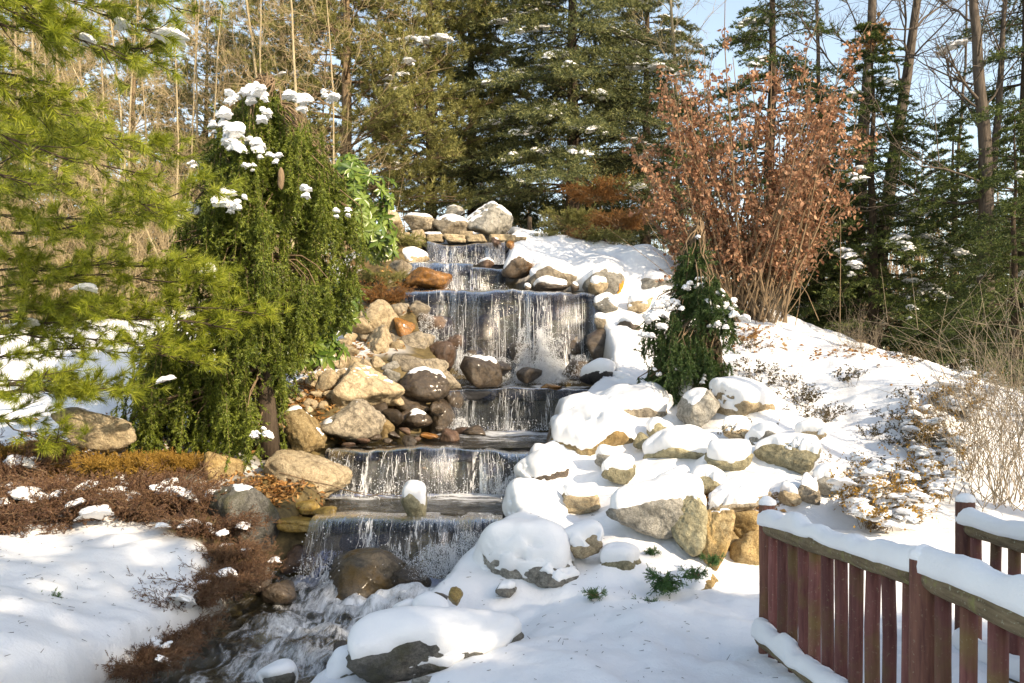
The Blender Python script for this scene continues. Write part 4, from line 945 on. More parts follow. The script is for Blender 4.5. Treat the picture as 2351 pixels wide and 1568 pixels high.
bare_tree(r_, 'bare_tree', 'bare tree beyond the frame throwing twig shadows on the slope', [(9.2, 5.5, 0), (9.4, 5.5, 4), (9.2, 5.6, 9)], .16, 'grey', 16, 3.0)
bare_tree(r_, 'bare_tree', 'second bare tree beyond the frame, shading the snowy right slope', [(11.5, 8.5, .5), (11.2, 8.6, 5), (11.6, 8.4, 10)], .16, 'grey', 16, 3.0)
# leaf nest caught in the fork
nb_ = MB(); rng = np.random.default_rng(8); c = P(2010, 90, 19.8); leafset(nb_, c + rng.normal(0, .16, (160, 3)), rng.normal(size=(160, 3)), rng.normal(size=(160, 3)), .14, .05)
tag(nb_.build('leaf_nest', FM['litter'], base=c), 'clump of dry leaves caught in the fork of the thick bare trunk', 'nest', kind='stuff')

# --- tan saplings in the thicket on the left
r_ = np.random.default_rng(31); sap = [(345,300,60,9),(430,270,55,6),(95,420,30,14),(60,500,70,12),(140,430,110,14),(240,560,220,7),(620,330,540,11),(668,300,655,10),(545,430,530,7),(505,460,520,6),(20,520,10,9),(185,480,170,8),
        (300,600,330,7),(380,560,400,6),(470,380,440,7),(580,380,600,7),(720,350,760,6),(760,300,735,6),(690,250,830,8),(270,480,250,9),(40,560,120,6),(215,500,140,6),(360,420,300,6),(120,590,90,6),(10,600,60,5),(590,300,480,5),(425,500,470,5)]
for k, (x0, y0, x1, wpx) in enumerate(sap):
    Y = r_.uniform(17.5, 25); b = ground_at(x0 + r_.uniform(-10, 10), Y); top = P(x1, -120 + r_.uniform(-150, 100), Y); mid = (np.array(b) + top) / 2 + r_.normal(0, .15, 3)
    bare_tree(r_, 'bare_sapling', 'sunlit tan sapling in the thicket behind the white pine', [b, mid, top], wpx * 1.0 / F_ * Y * .5, 'tan', 20, 2.2, 'tan saplings in the left thicket', 3, .45, .10, 'dry', 6)

# ------------------------------------------------------------------ white pine reaching in from the left
def pads(t_, C, R, rng, name='snow_patch'):
    for q, (c_, r_) in enumerate(zip(C, R)):
        o_ = bpy.data.objects.new(name, pad_mesh(q % 6)); o_.parent = t_; o_.location = tuple(np.asarray(c_) - WL[t_.name]); o_.scale = tuple(r_)
        o_.rotation_euler = (rng.normal(0, .2), rng.normal(0, .2), rng.random() * 6.3); col.objects.link(o_)

r_ = np.random.default_rng(41)
def white_pine(name, label, foot, H, boughs, r0, seed, ntw=1.0, nl=.125, snow=()):
    rng = np.random.default_rng(seed); t_ = thing(name, label, 'tree', foot, 'white pines'); tr, br, fo = MB(), MB(), MB(); foot = np.asarray(foot)
    zz = np.linspace(-.3, H, 10); tr.tube(np.stack([foot[0] + .05 * np.sin(zz), np.full(10, foot[1]), foot[2] + zz], 1), r0 * (1 - .9 * zz / H), 10)
    A, Bn = [], []
    for (zs, end, sag) in boughs:
        a = foot + [0, 0, zs]; e = np.asarray(end); p = curve(a, e, sag, 12, rng, .03); L = np.linalg.norm(e - a)
        br.tube(p, (.008 + .012 * L / 4) * (1 - .7 * np.linspace(0, 1, 12)), 5, False)
        nt_ = int(L * 11 * ntw); s_ = 1 - rng.random(nt_) ** 1.3 * .72; st = along(p, s_); d = nz((e - a)[None])[0]; side = np.array([-d[1], d[0], 0])
        sg = rng.choice([-1, 1], nt_)[:, None]
        for q in range(nt_):
            tl = rng.uniform(.25, .7) * (1.25 - .7 * s_[q]); dv = nz((d * .8 + side * sg[q] * rng.uniform(.3, 1.0) + np.array([0, 0, rng.normal(.02, .28)]))[None])[0]
            en = st[q] + dv * tl; cp = curve(st[q], en, -.05 * tl, 5, rng, .012); br.tube(cp, [.006, .005, .004, .0035, .003], 3, False)
            k = max(3, int(tl * 11)); f = np.clip(rng.uniform(.3, 1, k), 0, 1); f[0] = 1; o_ = along(cp, f); dd = nz(dv[None] * .9 + rng.normal(0, .45, (k, 3)) + np.array([0, 0, .12]))
            A.append(o_ - dd * .02); Bn.append(o_ + dd * .07)
    needles(fo, np.concatenate(A), np.concatenate(Bn), 46, nl, .0026, rng, (12, 62), .3)
    tr.build('trunk', BM['grey'], t_); br.build('branches', BM['dark'], t_); fo.build('needles', FM['pine'], t_, smooth=False)
    if snow: pads(t_, [P(*q) for q in snow], [np.array([.16, .10, .06]) * rng.uniform(.5, 1.1) for q in snow], rng)
    return t_
white_pine('white_pine', 'white pine with sunlit yellow-green boughs hanging over the cream boulder', (-6.6, 9.6, gz(-6.6, 9.6)), 9, [
    (3.2, P(455,425,8.2), -.25),(3.6, P(380,330,8.6), .1),(3.0, P(330,470,7.8), -.2),(4.0, P(250,280,8.4), .1),(3.4, P(120,390,8.0), -.1),(2.8, P(60,330,8.5), .1),
    (2.2, P(430,590,9.2), .1),(1.9, P(470,650,9.3), .15),(1.7, P(590,720,9.5), .2),(1.4, P(545,760,9.3), .15),(1.5, P(400,800,9.0), .1),(1.2, P(460,830,9.2), .15),(1.0, P(280,900,9.0), .1),(.9, P(330,920,9.2), .1),
    (.8, P(140,960,9.0), .05),(1.6, P(200,700,8.8), .1),(2.1, P(230,610,8.9), .1),(1.0, P(110,850,8.7), .05),(2.6, P(60,600,9.0), .05),(1.3, P(330,740,9.6), .1),(1.9, P(90,680,9.6), .1)], .16, 51,
    snow=[(195,660,8.9),(380,870,9.0),(430,720,9.5),(255,800,9.0),(60,740,9.2)])
white_pine('white_pine', 'white pine whose bright boughs sweep in overhead', (-5.6, 5.6, gz(-5.6, 5.6)), 10, [
    (5.0, P(420,30,7.2), -.1),(5.2, P(350,70,7.0), -.15),(4.8, P(240,110,6.8), -.2),(5.1, P(470,-30,7.0), .1),(5.0, P(150,40,6.6), .0),(4.6, P(60,150,6.6), -.1),(5.4, P(300,-60,6.6), .1),(4.4, P(120,250,6.8), -.1),(4.3, P(30,240,6.9), -.1),(4.9, P(330,110,7.1), -.1),(5.1, P(80,60,6.5), .0),(4.2, P(260,330,7.4), -.1),(4.0, P(180,420,7.4), -.1),(4.1, P(330,400,7.6), -.15)], .16, 52, 1.0, .12,
    snow=[(280,55,6.9),(200,90,6.8),(390,80,7.1)])

# ------------------------------------------------------------------ weeping spruces
def weeping(label, foot, prof, Yc, depth, n, fol, seed, L=(.35, 1.1), m=150, snow=(), cones=(), nl=.042, trunk=None, bot=None):
    """prof: rows of (dy, left dx, right dx) giving the outline of the crown at depth Yc"""
    rng = np.random.default_rng(seed); t_ = thing('weeping_spruce', label, 'tree', foot, 'weeping spruces'); tr, br, fo = MB(), MB(), MB()
    pr = np.array([(P(0, a, Yc)[2], P(b, 0, Yc)[0], P(c, 0, Yc)[0]) for a, b, c in prof])[::-1]
    zt = pr[-1, 0]; tp = trunk if trunk is not None else np.array([foot, (np.array(foot) + [.1, 0, (zt - foot[2]) * .6]), [np.mean(pr[-1, 1:]), Yc, zt - .1]])
    tp = np.array(tp, float); tpp = along(tp, np.linspace(0, 1, 12)); tr.tube(tpp, np.linspace(.12, .025, 12) * (zt - foot[2]) / 4.5, 9)
    A, Bn = [], []; z_lo, z_hi = pr[0, 0], zt; nb_ = n // 17; anc = [(rng.random() ** .8, rng.random() * 6.283, rng.uniform(.5, 1.0) ** .6) for _ in range(nb_)]
    for k in range(n):
        az, ap, aq = anc[rng.integers(nb_)] if k > n * .28 else (rng.random(), rng.random() * 6.283, .45); z = z_lo + (z_hi - z_lo) * np.clip(az + rng.normal(0, .014), 0, 1); l, r = np.interp(z, pr[:, 0], pr[:, 1]), np.interp(z, pr[:, 0], pr[:, 2]); cx, hw = (l + r) / 2, (r - l) / 2
        ph = ap + rng.normal(0, .13); q = aq * rng.uniform(.55, 1.05); z -= .22 * max(0, q / aq - .7); o_ = np.array([cx + math.cos(ph) * hw * q, Yc + math.sin(ph) * min(depth, hw * 1.2) * q, z])
        ln = min(rng.uniform(*L), max(.15, z - z_lo + .12))
        if bot is not None:
            ln = min(ln, z - np.interp(o_[0], [P(b_, 0, Yc)[0] for b_, _ in bot], [P(0, b2, Yc)[2] for _, b2 in bot]) + rng.normal(0, .06))
            if ln < .12: continue
        kk = 9; s = np.linspace(0, 1, kk)
        out = np.array([math.cos(ph), math.sin(ph), 0]) * .10 * ln
        st = o_ + out[None] * (np.sin(s * 1.6))[:, None] + np.array([0, 0, -1])[None] * (ln * s)[:, None]; st[1:] += np.cumsum(rng.normal(0, .012, (kk - 1, 3)), 0)
        # arching branch from the trunk to the strand
        if rng.random() < .45:
            hz = np.interp(min(z + .25, zt - .05), tpp[:, 2], np.arange(12)) / 11; a = along(tpp, np.array([hz]))[0]; cp = curve(a, o_, .18, 6, rng, .02); br.tube(cp, np.linspace(.018, .006, 6), 4, False)
        br.tube(st, np.linspace(.006, .0025, kk), 3, False)
        A.append(st[:-1]); Bn.append(st[1:])
        ns = int(ln * 15); f = rng.uniform(.05, .95, ns); so = along(st, f); dd = nz(rng.normal(0, .55, (ns, 3)) + np.array([0, 0, -1.0])); e = so + dd * rng.uniform(.10, .30, (ns, 1)); md = (so + e) / 2; A += [so, md]; Bn += [md, e]
    A = np.concatenate(A); Bn = np.concatenate(Bn); lens = np.linalg.norm(Bn - A, axis=1)
    needles(fo, A, Bn, max(8, int(m * .17)), nl, .0066, rng, (30, 65))
    tr.build('trunk', BM['dark'], t_); br.build('branches', BM['twig'], t_); fo.build('needles', FM[fol], t_, smooth=False)
    SP, SS = [], []
    for a, b, c, d in snow:
        for q in range(4):
            SP.append(P(a + rng.normal(0, d * .26), b + rng.normal(0, d * .24) + d * .12, c + rng.normal(.05, .06))); SS.append(np.array([1.15, .9, .75]) * d / F_ * Yc * .38 * rng.uniform(.35, .8))
    if SP: pads(t_, SP, SS, rng)
    for (a, b, c, d) in cones:
        V, F = ico(3); h_ = d / F_ * Yc; V = V * np.array([h_ * .14, h_ * .14, h_ * .5]); V[:, :2] *= (1 + .12 * np.sin(V[:, 2] / h_ * 60 + 3 * np.arctan2(V[:, 1], V[:, 0])))[:, None]
        mesh_obj('cone', V + P(a, b, c), F, BM['twig'], parent=t_)
    return t_
Y0 = 10.8
weeping('tall weeping spruce with hanging curtains and snow on its bent top', (-3.05, Y0, gz(-3.05, Y0)), [(185,575,610),(215,530,680),(260,480,740),(330,450,780),(420,430,825),(500,395,855),(600,385,850),(680,400,800),(740,330,700),(850,300,640),(950,310,650),(1045,440,670)],
        Y0, 1.15, 1250, 'weep', 61, (.35, 1.15), 150,
        snow=[(575,215,10.0,60),(605,205,10.0,55),(545,215,10.0,50),(590,195,10.2,45),(540,260,9.9,60),(530,285,9.9,55),(528,325,9.8,70),(600,255,9.9,45),(585,320,9.8,50),(610,350,9.8,45),(670,220,10.1,60),(700,432,9.6,50),(525,460,9.6,55),(545,468,9.6,40),
              (415,460,10.4,75),(445,470,10.4,45),(495,285,10.1,35),(440,370,10.2,28),(575,385,9.7,25),(487,620,9.9,55),(790,490,10.0,30),(640,355,9.7,30),(745,205,10.6,50),(590,990,9.9,40)],
        cones=[(362,395,10.3,50),(645,410,9.8,48)],
        bot=[(300,1000),(440,1020),(600,1050),(655,1040),(675,760),(740,730),(800,690),(860,640)], trunk=[(-3.05, Y0, gz(-3.05, Y0)), (-3.2, Y0, 2.6), (-3.35, Y0, 4.4), (-3.05, Y0, 5.25)])
Y1 = 12.3
weeping('small weeping spruce drooping over the snow mounds, narrow curved tip', P(1655,905,Y1), [(520,1595,1612),(560,1570,1615),(620,1550,1650),(680,1510,1700),(720,1475,1715),(780,1445,1715),(840,1440,1700),(880,1460,1660),(930,1550,1630)],
        Y1, .75, 430, 'weep2', 62, (.25, .7), 150,
        snow=[(1515,695,11.9,50),(1530,712,11.9,55),(1545,690,12.0,40),(1660,690,11.9,60),(1690,700,11.9,45),(1630,705,11.8,40),(1580,650,11.9,40),(1620,640,11.9,36),(1500,720,11.8,50),(1480,760,11.8,36),(1700,720,11.8,40),(1602,545,12.2,24),(1597,580,12.2,20),(1645,735,11.7,36),(1610,870,11.8,30),(1560,835,11.8,26),(1510,850,11.8,24)],
        trunk=[P(1655,905,Y1), P(1640,760,Y1), P(1590,640,Y1), P(1610,540,Y1)])

# ------------------------------------------------------------------ rhododendron
def leaf_mesh(name, ln, wd, mat, droop=.2):
    s = np.array([0, .25, .6, 1.0]); wv = np.array([.12, .85, 1, .02]) * wd; V, Q = [], []
    for a, b in zip(s, wv):
        for k in (-1, 0, 1): V.append((k * b, a * ln, -droop * ln * a * a + abs(k) * wd * .3))
    for i in range(3):
        for k in range(2): q = i * 3 + k; Q.append((q, q + 1, q + 4, q + 3))
    return np.array(V), np.array(Q)
def leafy_parts(t_, pos, d, up, ln, wd, mat, nparts, droop=.25):
    """the first nparts leaves are objects sharing one mesh, the rest one joined part"""
    V, Q = leaf_mesh('leaf', 1, wd / ln, None, droop); me = new_mesh('leaf', V, Q, mat)
    base = WL[t_.name]; d = nz(d); sx = nz(np.cross(d, up)); uz = np.cross(sx, d)
    for k in range(min(nparts, len(pos))):
        o = bpy.data.objects.new('leaf', me); o.parent = t_; R = Matrix((tuple(sx[k]), tuple(d[k]), tuple(uz[k]))).transposed().to_4x4()
        o.matrix_local = Matrix.Translation(Vector(pos[k] - base)) @ R @ Matrix.Scale(float(ln if np.isscalar(ln) else ln[k]), 4); col.objects.link(o)
    if len(pos) > nparts:
        P0, D0, S0, U0 = pos[nparts:], d[nparts:], sx[nparts:], uz[nparts:]; sc_ = (.6 + .75 * np.random.default_rng(5).random(len(P0)))[:, None, None]; W = (P0[:, None] + ln * sc_ * (V[None, :, :1] * S0[:, None] + V[None, :, 1:2] * D0[:, None] + V[None, :, 2:] * U0[:, None])).reshape(-1, 3)
        F = (np.arange(len(P0))[:, None, None] * len(V) + Q[None]).reshape(-1, 4); tag(mesh_obj('leaf_mass', W, F, mat, parent=t_), kind='stuff')
def rhodo(label, foot, blob, seed, nwh, ln):
    rng = np.random.default_rng(seed); t_ = thing('rhododendron', label, 'shrub', foot, 'rhododendrons'); st = MB(); pos, D, U = [], [], []
    for k in range(nwh):
        (bx, by, bY, rx, rz) = blob[rng.integers(len(blob))]; c = P(bx, by, bY); a = nz(rng.normal(size=(1, 3)))[0]; a[1] = -abs(a[1]) if rng.random() < .8 else a[1]
        tip = c + a * np.array([rx, .5, rz]) * rng.uniform(.6, 1); ax = nz((a + np.array([0, -.25, .35]))[None])[0]
        st.sticks([tip - ax * rng.uniform(.2, .4)], [tip], .007, .005); n = rng.integers(7, 12); ph = np.arange(n) / n * 6.283 + rng.random(); u = nz(np.cross(ax, [.3, .2, 1])[None])[0]; v = np.cross(ax, u)
        for q in ph:
            dd = (math.cos(q) * u + math.sin(q) * v) * .95 + ax * rng.uniform(-.15, .5) + np.array([0, 0, -.25]); pos.append(tip); D.append(dd); U.append(ax + rng.normal(0, .1, 3))
    for k in range(9):
        b = blob[rng.integers(len(blob))]; cp = curve(foot, P(b[0], b[1], b[2]) + rng.normal(0, .15, 3), .05, 6, rng, .03); st.tube(cp, np.linspace(.022, .008, 6), 5)
    st.build('stems', BM['twig'], t_); pos = np.array(pos); D = np.array(D); U = np.array(U); order = np.argsort(pos[:, 1]); leafy_parts(t_, pos[order], D[order], U[order], ln, ln * .17, FM['rhodo'], 300)
rhodo('rhododendron with glossy whorled leaves hanging above the stone pile', P(720, 850, 12.4), [(720,690,12.2,.62,.50),(700,760,11.8,.45,.50),(770,700,12.0,.40,.35),(670,810,11.6,.25,.25),(730,800,11.8,.35,.2),(650,720,11.7,.25,.4)], 71, 230, .17)
rhodo('taller sunlit rhododendron between the weeping spruce and the summit boulders', P(850, 560, 15.2), [(830,450,14.2,.6,.5),(850,530,14.4,.5,.35),(800,500,13.6,.5,.5),(875,570,15.0,.3,.25),(800,410,14.3,.4,.4)], 72, 190, .17)

# ------------------------------------------------------------------ copper-leaved shrub
rng = np.random.default_rng(81); foot = P(1725, 745, 15.6); cs = thing('beech_shrub', 'large shrub holding masses of dry copper leaves on upright stems', 'shrub', foot)
st = MB(); pos, D = [], []
for k in range(64):
    a = foot + rng.normal(0, 1, 3) * [.28, .25, .02]; tx = 1725 + 265 * np.sign(rng.normal()) * rng.random() ** .7; ty = 70 + 170 * abs((tx - 1725) / 250) ** 2.4 + rng.uniform(-20, 200); e = P(tx, ty, 15.6) + [0, rng.normal(0, .7), 0]
    p = curve(a, e, -.18 * (1 if abs(tx - 1725) > 60 else .3), 9, rng, .03); p[:, 0] += .0; st.tube(p, np.linspace(.026, .006, 9), 5, False)
    for q in range(18):
        s_ = rng.uniform(.22, .97); o_ = along(p, np.array([s_]))[0]; d = nz((nz((e - a)[None])[0] * .8 + rng.normal(0, .55, 3))[None])[0]; L = rng.uniform(.3, .9) * (1.2 - .6 * s_); tw = curve(o_, o_ + d * L, .0, 5, rng, .025); st.tube(tw, np.linspace(.006, .002, 5), 3, False)
        if tw[-1][2] < foot[2] + .75: continue
        n = rng.integers(8, 17); f = rng.random(n); pos.append(along(tw, f) + rng.normal(0, .03, (n, 3))); D.append(rng.normal(0, .7, (n, 3)) + [0, 0, -.75])
for k in range(60):
    a = foot + rng.normal(0, 1, 3) * [.45, .3, .03]; e = a + np.array([rng.normal(0, .7), rng.normal(0, .3), rng.uniform(1.2, 2.6)]); st.tube(curve(a, e, 0, 6, rng, .03), np.linspace(.010, .003, 6), 3, False)
st.build('stems', BM['twig'], cs); pos = np.concatenate(pos); D = np.concatenate(D); o_ = np.argsort(pos[:, 1]); leafy_parts(cs, pos[o_], D[o_], rng.normal(size=pos.shape), .072, .026, FM['beech'], 300, .5)

# ------------------------------------------------------------------ junipers
def juniper(rng, label, foot, R, fol, n=70, up=.35, group='low junipers of the left bank', nm='juniper_shrub', nl=.024):
    t_ = thing(nm, label, 'shrub', foot, group); br, fo = MB(), MB(); A, Bn = [], []; foot = np.asarray(foot, float)
    for k in range(n):
        ph = rng.random() * 6.283; d = np.array([math.cos(ph), math.sin(ph), 0]); L = R * rng.uniform(.5, 1.1); s = np.linspace(0, 1, 7); p = foot + d[None] * (L * s)[:, None]; p[:, 2] += L * (up * rng.uniform(.6, 1.6) * s - .15 * s ** 2); p[1:] += np.cumsum(rng.normal(0, .02, (6, 3)), 0)
        br.tube(p, np.linspace(.009, .003, 7), 3, False); m = 13; f = rng.uniform(.25, 1, m); so = along(p, f); dd = nz(d[None] * .8 + rng.normal(0, .5, (m, 3)) + np.array([0, 0, .25])); e = so + dd * rng.uniform(.09, .22, (m, 1)) * min(1, R / .6)
        A.append(so); Bn.append(e)
        for q in range(3): s2 = so + (e - so) * rng.uniform(.2, .8, (m, 1)); A.append(s2); Bn.append(s2 + nz(dd + rng.normal(0, .5, dd.shape)) * .07)
    needles(fo, np.concatenate(A), np.concatenate(Bn), 16, nl, .0032, rng, (18, 45)); br.build('branches', BM['twig'], t_); fo.build('sprays', FM[fol], t_, smooth=False); return t_
r_ = np.random.default_rng(91)
jl = 'feathery bronze juniper sprawling on the shaded left bank'
j0 = juniper(r_, jl, P(120,1190,8.6), .75, 'juni'); j1 = juniper(r_, jl, P(330,1180,8.8), .75, 'juni', 80, .45)
for k, (x, y, Y, s_) in enumerate([(0,1170,8.9,1.1),(230,1150,9.1,1.0),(420,1160,9.0,.9),(480,1220,8.4,.7),(30,1240,8.2,.8),(120,1135,9.3,.7),(330,1120,9.4,.7),(420,1380,7.0,.55),(480,1350,7.3,.6),(530,1330,7.5,.5),(400,1450,6.7,.5),(320,1530,5.9,.45),(370,1490,6.2,.4),(540,1270,7.9,.45),(560,1300,7.8,.4),(20,1090,9.8,1.0),(-60,1220,8.2,1.0)]):
    c = P(x, y, Y); copy_thing(j1 if k % 2 else j0, c - [0, 0, .05], r_.random() * 6, s_, 'bronze juniper hanging over the edge of the stream' if 7 <= k <= 14 else None)
for o in [x for x in bpy.data.objects if x.get('group') == 'low junipers of the left bank']:
    b_ = np.array(o.location); WL[o.name] = b_; sc_ = o.scale[0]; C = b_ + r_.normal(0, .38, (2 if 'stream' in o['label'] else 5, 3)) * [1, 1, .10] * sc_ + [0, 0, .20 * sc_]
    pads(o, b_ + (C - b_) / sc_, [np.array([.13, .12, .05]) * r_.uniform(.5, 1.6) for _ in C], r_)
jo = juniper(r_, 'sunlit ochre juniper at the shadow edge of the left bank', P(270,1085,9.6), .4, 'junig', 70, .3, 'ochre junipers'); 
for (x, y, Y, s_) in [(60,1050,10.3,1.0),(110,1080,9.9,.7),(350,1065,10.0,.8),(400,1060,10.1,.7),(640,1170,9.5,.35)]: copy_thing(jo, P(x, y, Y) - [0, 0, .05], r_.random() * 6, s_)
jr = juniper(r_, 'rusty dead juniper on the snow slope beside the copper shrub', P(1425,525,18.4), .75, 'rust', 70, .5, 'rusty junipers')
for (x, y, Y, s_, l_) in [(1370,455,21,1.2,'rusty brush under the snow-padded spruce'),(880,690,15.3,.7,'rusty juniper above the big round cream boulder'),(1340,545,18,.5,'small rusty juniper breaking through the upper snow'),(1240,625,16.2,.4,'rusty sprig between the snow mantles')]: copy_thing(jr, P(x, y, Y) - [0, 0, .05], r_.random() * 6, s_, l_)
jg = juniper(r_, 'green spreading juniper on the upper snow slope', P(1385,555,18.0), .6, 'scots', 50, .3, 'green junipers', nl=.03)
for (x, y, Y, s_, l_) in [(905,560,17.3,1.0,'blue-green juniper left of the topmost fall'),(880,640,15.8,.8,'green juniper spilling beside the brown boulder'),(1300,510,19,1.1,'green bush behind the summit crest'),(1250,540,18.2,.5,'small green tuft right of the summit boulders')]: copy_thing(jg, P(x, y, Y) - [0, 0, .05], r_.random() * 6, s_, l_)

# ------------------------------------------------------------------ shrubs of the right slope
def twig_shrub(rng, label, foot, H, spread, n, bark, leaves=None, ln=.03, nm='bare_shrub', group=None, snow=0, wd=.4):
    t_ = thing(nm, label, 'shrub', foot, group); st, lf, sn = MB(), MB(), MB(); foot = np.asarray(foot, float); SA, SB, RA, RB = [], [], [], []; LP, LD = [], []
    for k in range(n):
        d = np.array([rng.normal(0, spread), rng.normal(0, spread), 1.0]); a = foot + np.array([rng.normal(0, .10 * H), rng.normal(0, .10 * H), 0]); L = H * rng.uniform(.5, 1.1); p = curve(a, a + nz(d[None])[0] * L, 0, 7, rng, .03 * H); r = .0048 * (H / 1.5) ** .5
        SA.append(p[:-1]); SB.append(p[1:]); RA.append(np.linspace(r, r * .5, 6)); RB.append(np.linspace(r * .85, r * .35, 6))
        m = rng.integers(4, 9); f = rng.uniform(.25, .95, m); o_ = along(p, f); e = o_ + nz(nz(d[None]) * .8 + rng.normal(0, .5, (m, 3))) * (L * rng.uniform(.15, .4, (m, 1))); SA.append(o_); SB.append(e); RA.append(np.full(m, r * .5)); RB.append(np.full(m, r * .2))
        if leaves: q = rng.integers(5, 10); g_ = rng.random((m, q)); LP.append((o_[:, None] + (e - o_)[:, None] * g_[..., None]).reshape(-1, 3)); LD.append(rng.normal(size=(m * q, 3)) + [0, 0, .2])
    st.sticks(np.concatenate(SA), np.concatenate(SB), np.concatenate(RA), np.concatenate(RB)); st.build('stems', BM[bark], t_)
    if leaves:
        LP = np.concatenate(LP); LD = np.concatenate(LD); leafset(lf, LP, LD, rng.normal(size=LP.shape), ln, ln * wd); tag(lf.build('leaves', FM[leaves], t_, smooth=False), kind='stuff')
        if snow:
            idx = rng.choice(len(LP), min(snow, len(LP)), False); pads(t_, LP[idx], [np.array([.10, .08, .035]) * rng.uniform(.35, 1.5) for _ in idx], rng)
    return t_
r_ = np.random.default_rng(101); gb = 'bare straw-coloured shrubs by the bridge'
s0 = twig_shrub(r_, 'straw-coloured bare shrub with dense upright twigs behind the far railing', P(2290,1150,9.2), 2.2, .28, 44, 'straw', group=gb)
for (x, y, Y, z_, l_) in [(2360,1170,8.6,.95,'bare shrub rising close behind the green-stained post'),(2220,1110,10.2,.8,'bare shrub between snowy bushes and the straw-coloured one'),(2400,1080,11,1.1,'taller bare shrub in front of the young hemlock'),(1985,855,13.4,.5,'thin-stemmed bare shrub on the crest of the slope'),(1945,840,13.8,.35,'low bare twigs on the slope crest beside the thin-stemmed shrub'),(1775,745,15.0,.35,'bare twigs at the foot of the copper shrub')]: copy_thing(s0, P(x, y, Y), r_.random() * 6, z_, l_)
gc = 'small-leaved shrubs on the snowy slope'; lc = 'wiry small-leaved shrub poking through the slope snow'
c0 = twig_shrub(r_, lc, P(1850,935,12.0), .42, .9, 9, 'twig', 'shrub', .028, 'cotoneaster_shrub', gc)
cm = []
for k in range(34):
    x, y = r_.uniform(1690, 2140), 0; Y = r_.uniform(9.8, 13.8)
    c = np.array(ground_at(x, Y))
    if 1720 < x < 1910 and Y < 11.4: continue
    copy_thing(c0, c + [0, 0, .03], r_.random() * 6, r_.uniform(.5, 1.15))
gs_ = 'snow-dusted bushes below the slope'
b0_ = twig_shrub(r_, 'round bush of brown leaves dusted with snow, right above the railing', P(2010,1215,8.6), .62, .75, 60, 'twig', 'junig', .03, 'snowy_bush', gs_, 75)
for (x, y, Y, z_, l_) in [(2090,1190,8.9,1.0,'snow-dusted brown bush in the middle of the row behind the railing'),(2130,1140,9.6,1.1,'snow-dusted brown bush nearest the bare straw shrub'),(1950,1150,9.5,.9,'snow-dusted brown bush beside the stump-like stone'),(2160,1050,10.4,1.1,'snowy bush on the shoulder of the slope'),(2120,980,11,.9,'smaller snowy bush higher on the slope shoulder'),(2200,1000,11.2,1.2,'dark snowy bush at the slope foot below the hemlock')]: copy_thing(b0_, np.array(ground_at(x, Y)), r_.random() * 6, z_ * .8, l_)
# yew sprigs in the foreground snow
gy_ = 'green yew sprigs in the foreground snow'
y0_ = juniper(r_, 'green yew sprig drooping over the tan and rose boulder', P(1520,1345,7.3), .15, 'yew', 9, .4, gy_, 'yew_sprig', .02)
for (x, y, Y, z_, l_) in [(1490,1400,6.9,.62,'green yew sprig hanging in the snow hollow'),(1370,1370,7.0,.5,'thin yew sprig curling out of the foreground snow'),(1430,1395,6.9,.35,'tiny yew sprig beside the snow hollow'),(1600,1325,7.3,.6,'yew sprig lying on the snow of the tan and rose boulder'),(1630,1290,7.7,.55,'yew sprig in front of the tall ochre-edged boulder'),(1500,1270,8.0,.4,'yew sprig poking up below the grey granite boulder'),(1300,1260,7.9,.35,'tiny dark sprig on the big snow dome'),(60,1330,6.8,.6,'dark sprig poking through the left snow mound'),(100,1400,6.2,.8,'larger dark sprig breaking the left snow mound')]: copy_thing(y0_, P(x, y, Y), r_.random() * 6, z_, l_)

# ------------------------------------------------------------------ thicket, far wood, fallen leaves, twigs
r_ = np.random.default_rng(111); tb = MB()
for k in range(3600):
    x = r_.uniform(-16, -1.5); y = r_.uniform(17.5, 27); 
    if x > -4.2 - .1 * (y - 17): continue
    z = np.interp(y, [17, 20, 27], [3.2, 3.6, 4.2]) + (max(0, x + 6) * .28); L = r_.uniform(.6, 3.6); d = np.array([r_.normal(0, .55), r_.normal(0, .3), 1.0]); p = curve([x, y, z - .2], np.array([x, y, z]) + nz(d[None])[0] * L, r_.normal(0, .12), 6, r_, .12); tb.tube(p, np.linspace(.012, .004, 6) * r_.uniform(.5, 1.3), 3, False)
    m = 5; f = r_.uniform(.3, 1, m); o_ = along(p, f); tb.sticks(o_, o_ + nz(d[None] * .4 + r_.normal(0, .7, (m, 3))) * r_.uniform(.2, .8, (m, 1)), .005, .002)
tag(tb.build('thicket', BM['dry']), 'tangle of tan bare twigs filling the wood on the left', 'thicket', kind='stuff')
tb = MB()
for k in range(2600):
    x = r_.uniform(-45, 48); y = r_.uniform(36, 58); L = r_.uniform(3, 10); z = 2.6; d = np.array([r_.normal(0, .12), r_.normal(0, .12), 1.0]); p = curve([x, y, z], np.array([x, y, z]) + nz(d[None])[0] * L, 0, 6, r_, .12); tb.tube(p, np.linspace(.08, .012, 6) * r_.uniform(.4, 1.3), 3, False)
    m = 12; f = r_.uniform(.25, 1, m); o_ = along(p, f); tb.sticks(o_, o_ + nz(d[None] * .6 + r_.normal(0, .6, (m, 3))) * r_.uniform(.6, 2.2, (m, 1)), .022, .006)
tag(tb.build('far_wood', BM['twig']), 'far bare wood closing the view behind the trees', 'wood', kind='stuff')
tb = MB(); pts = []
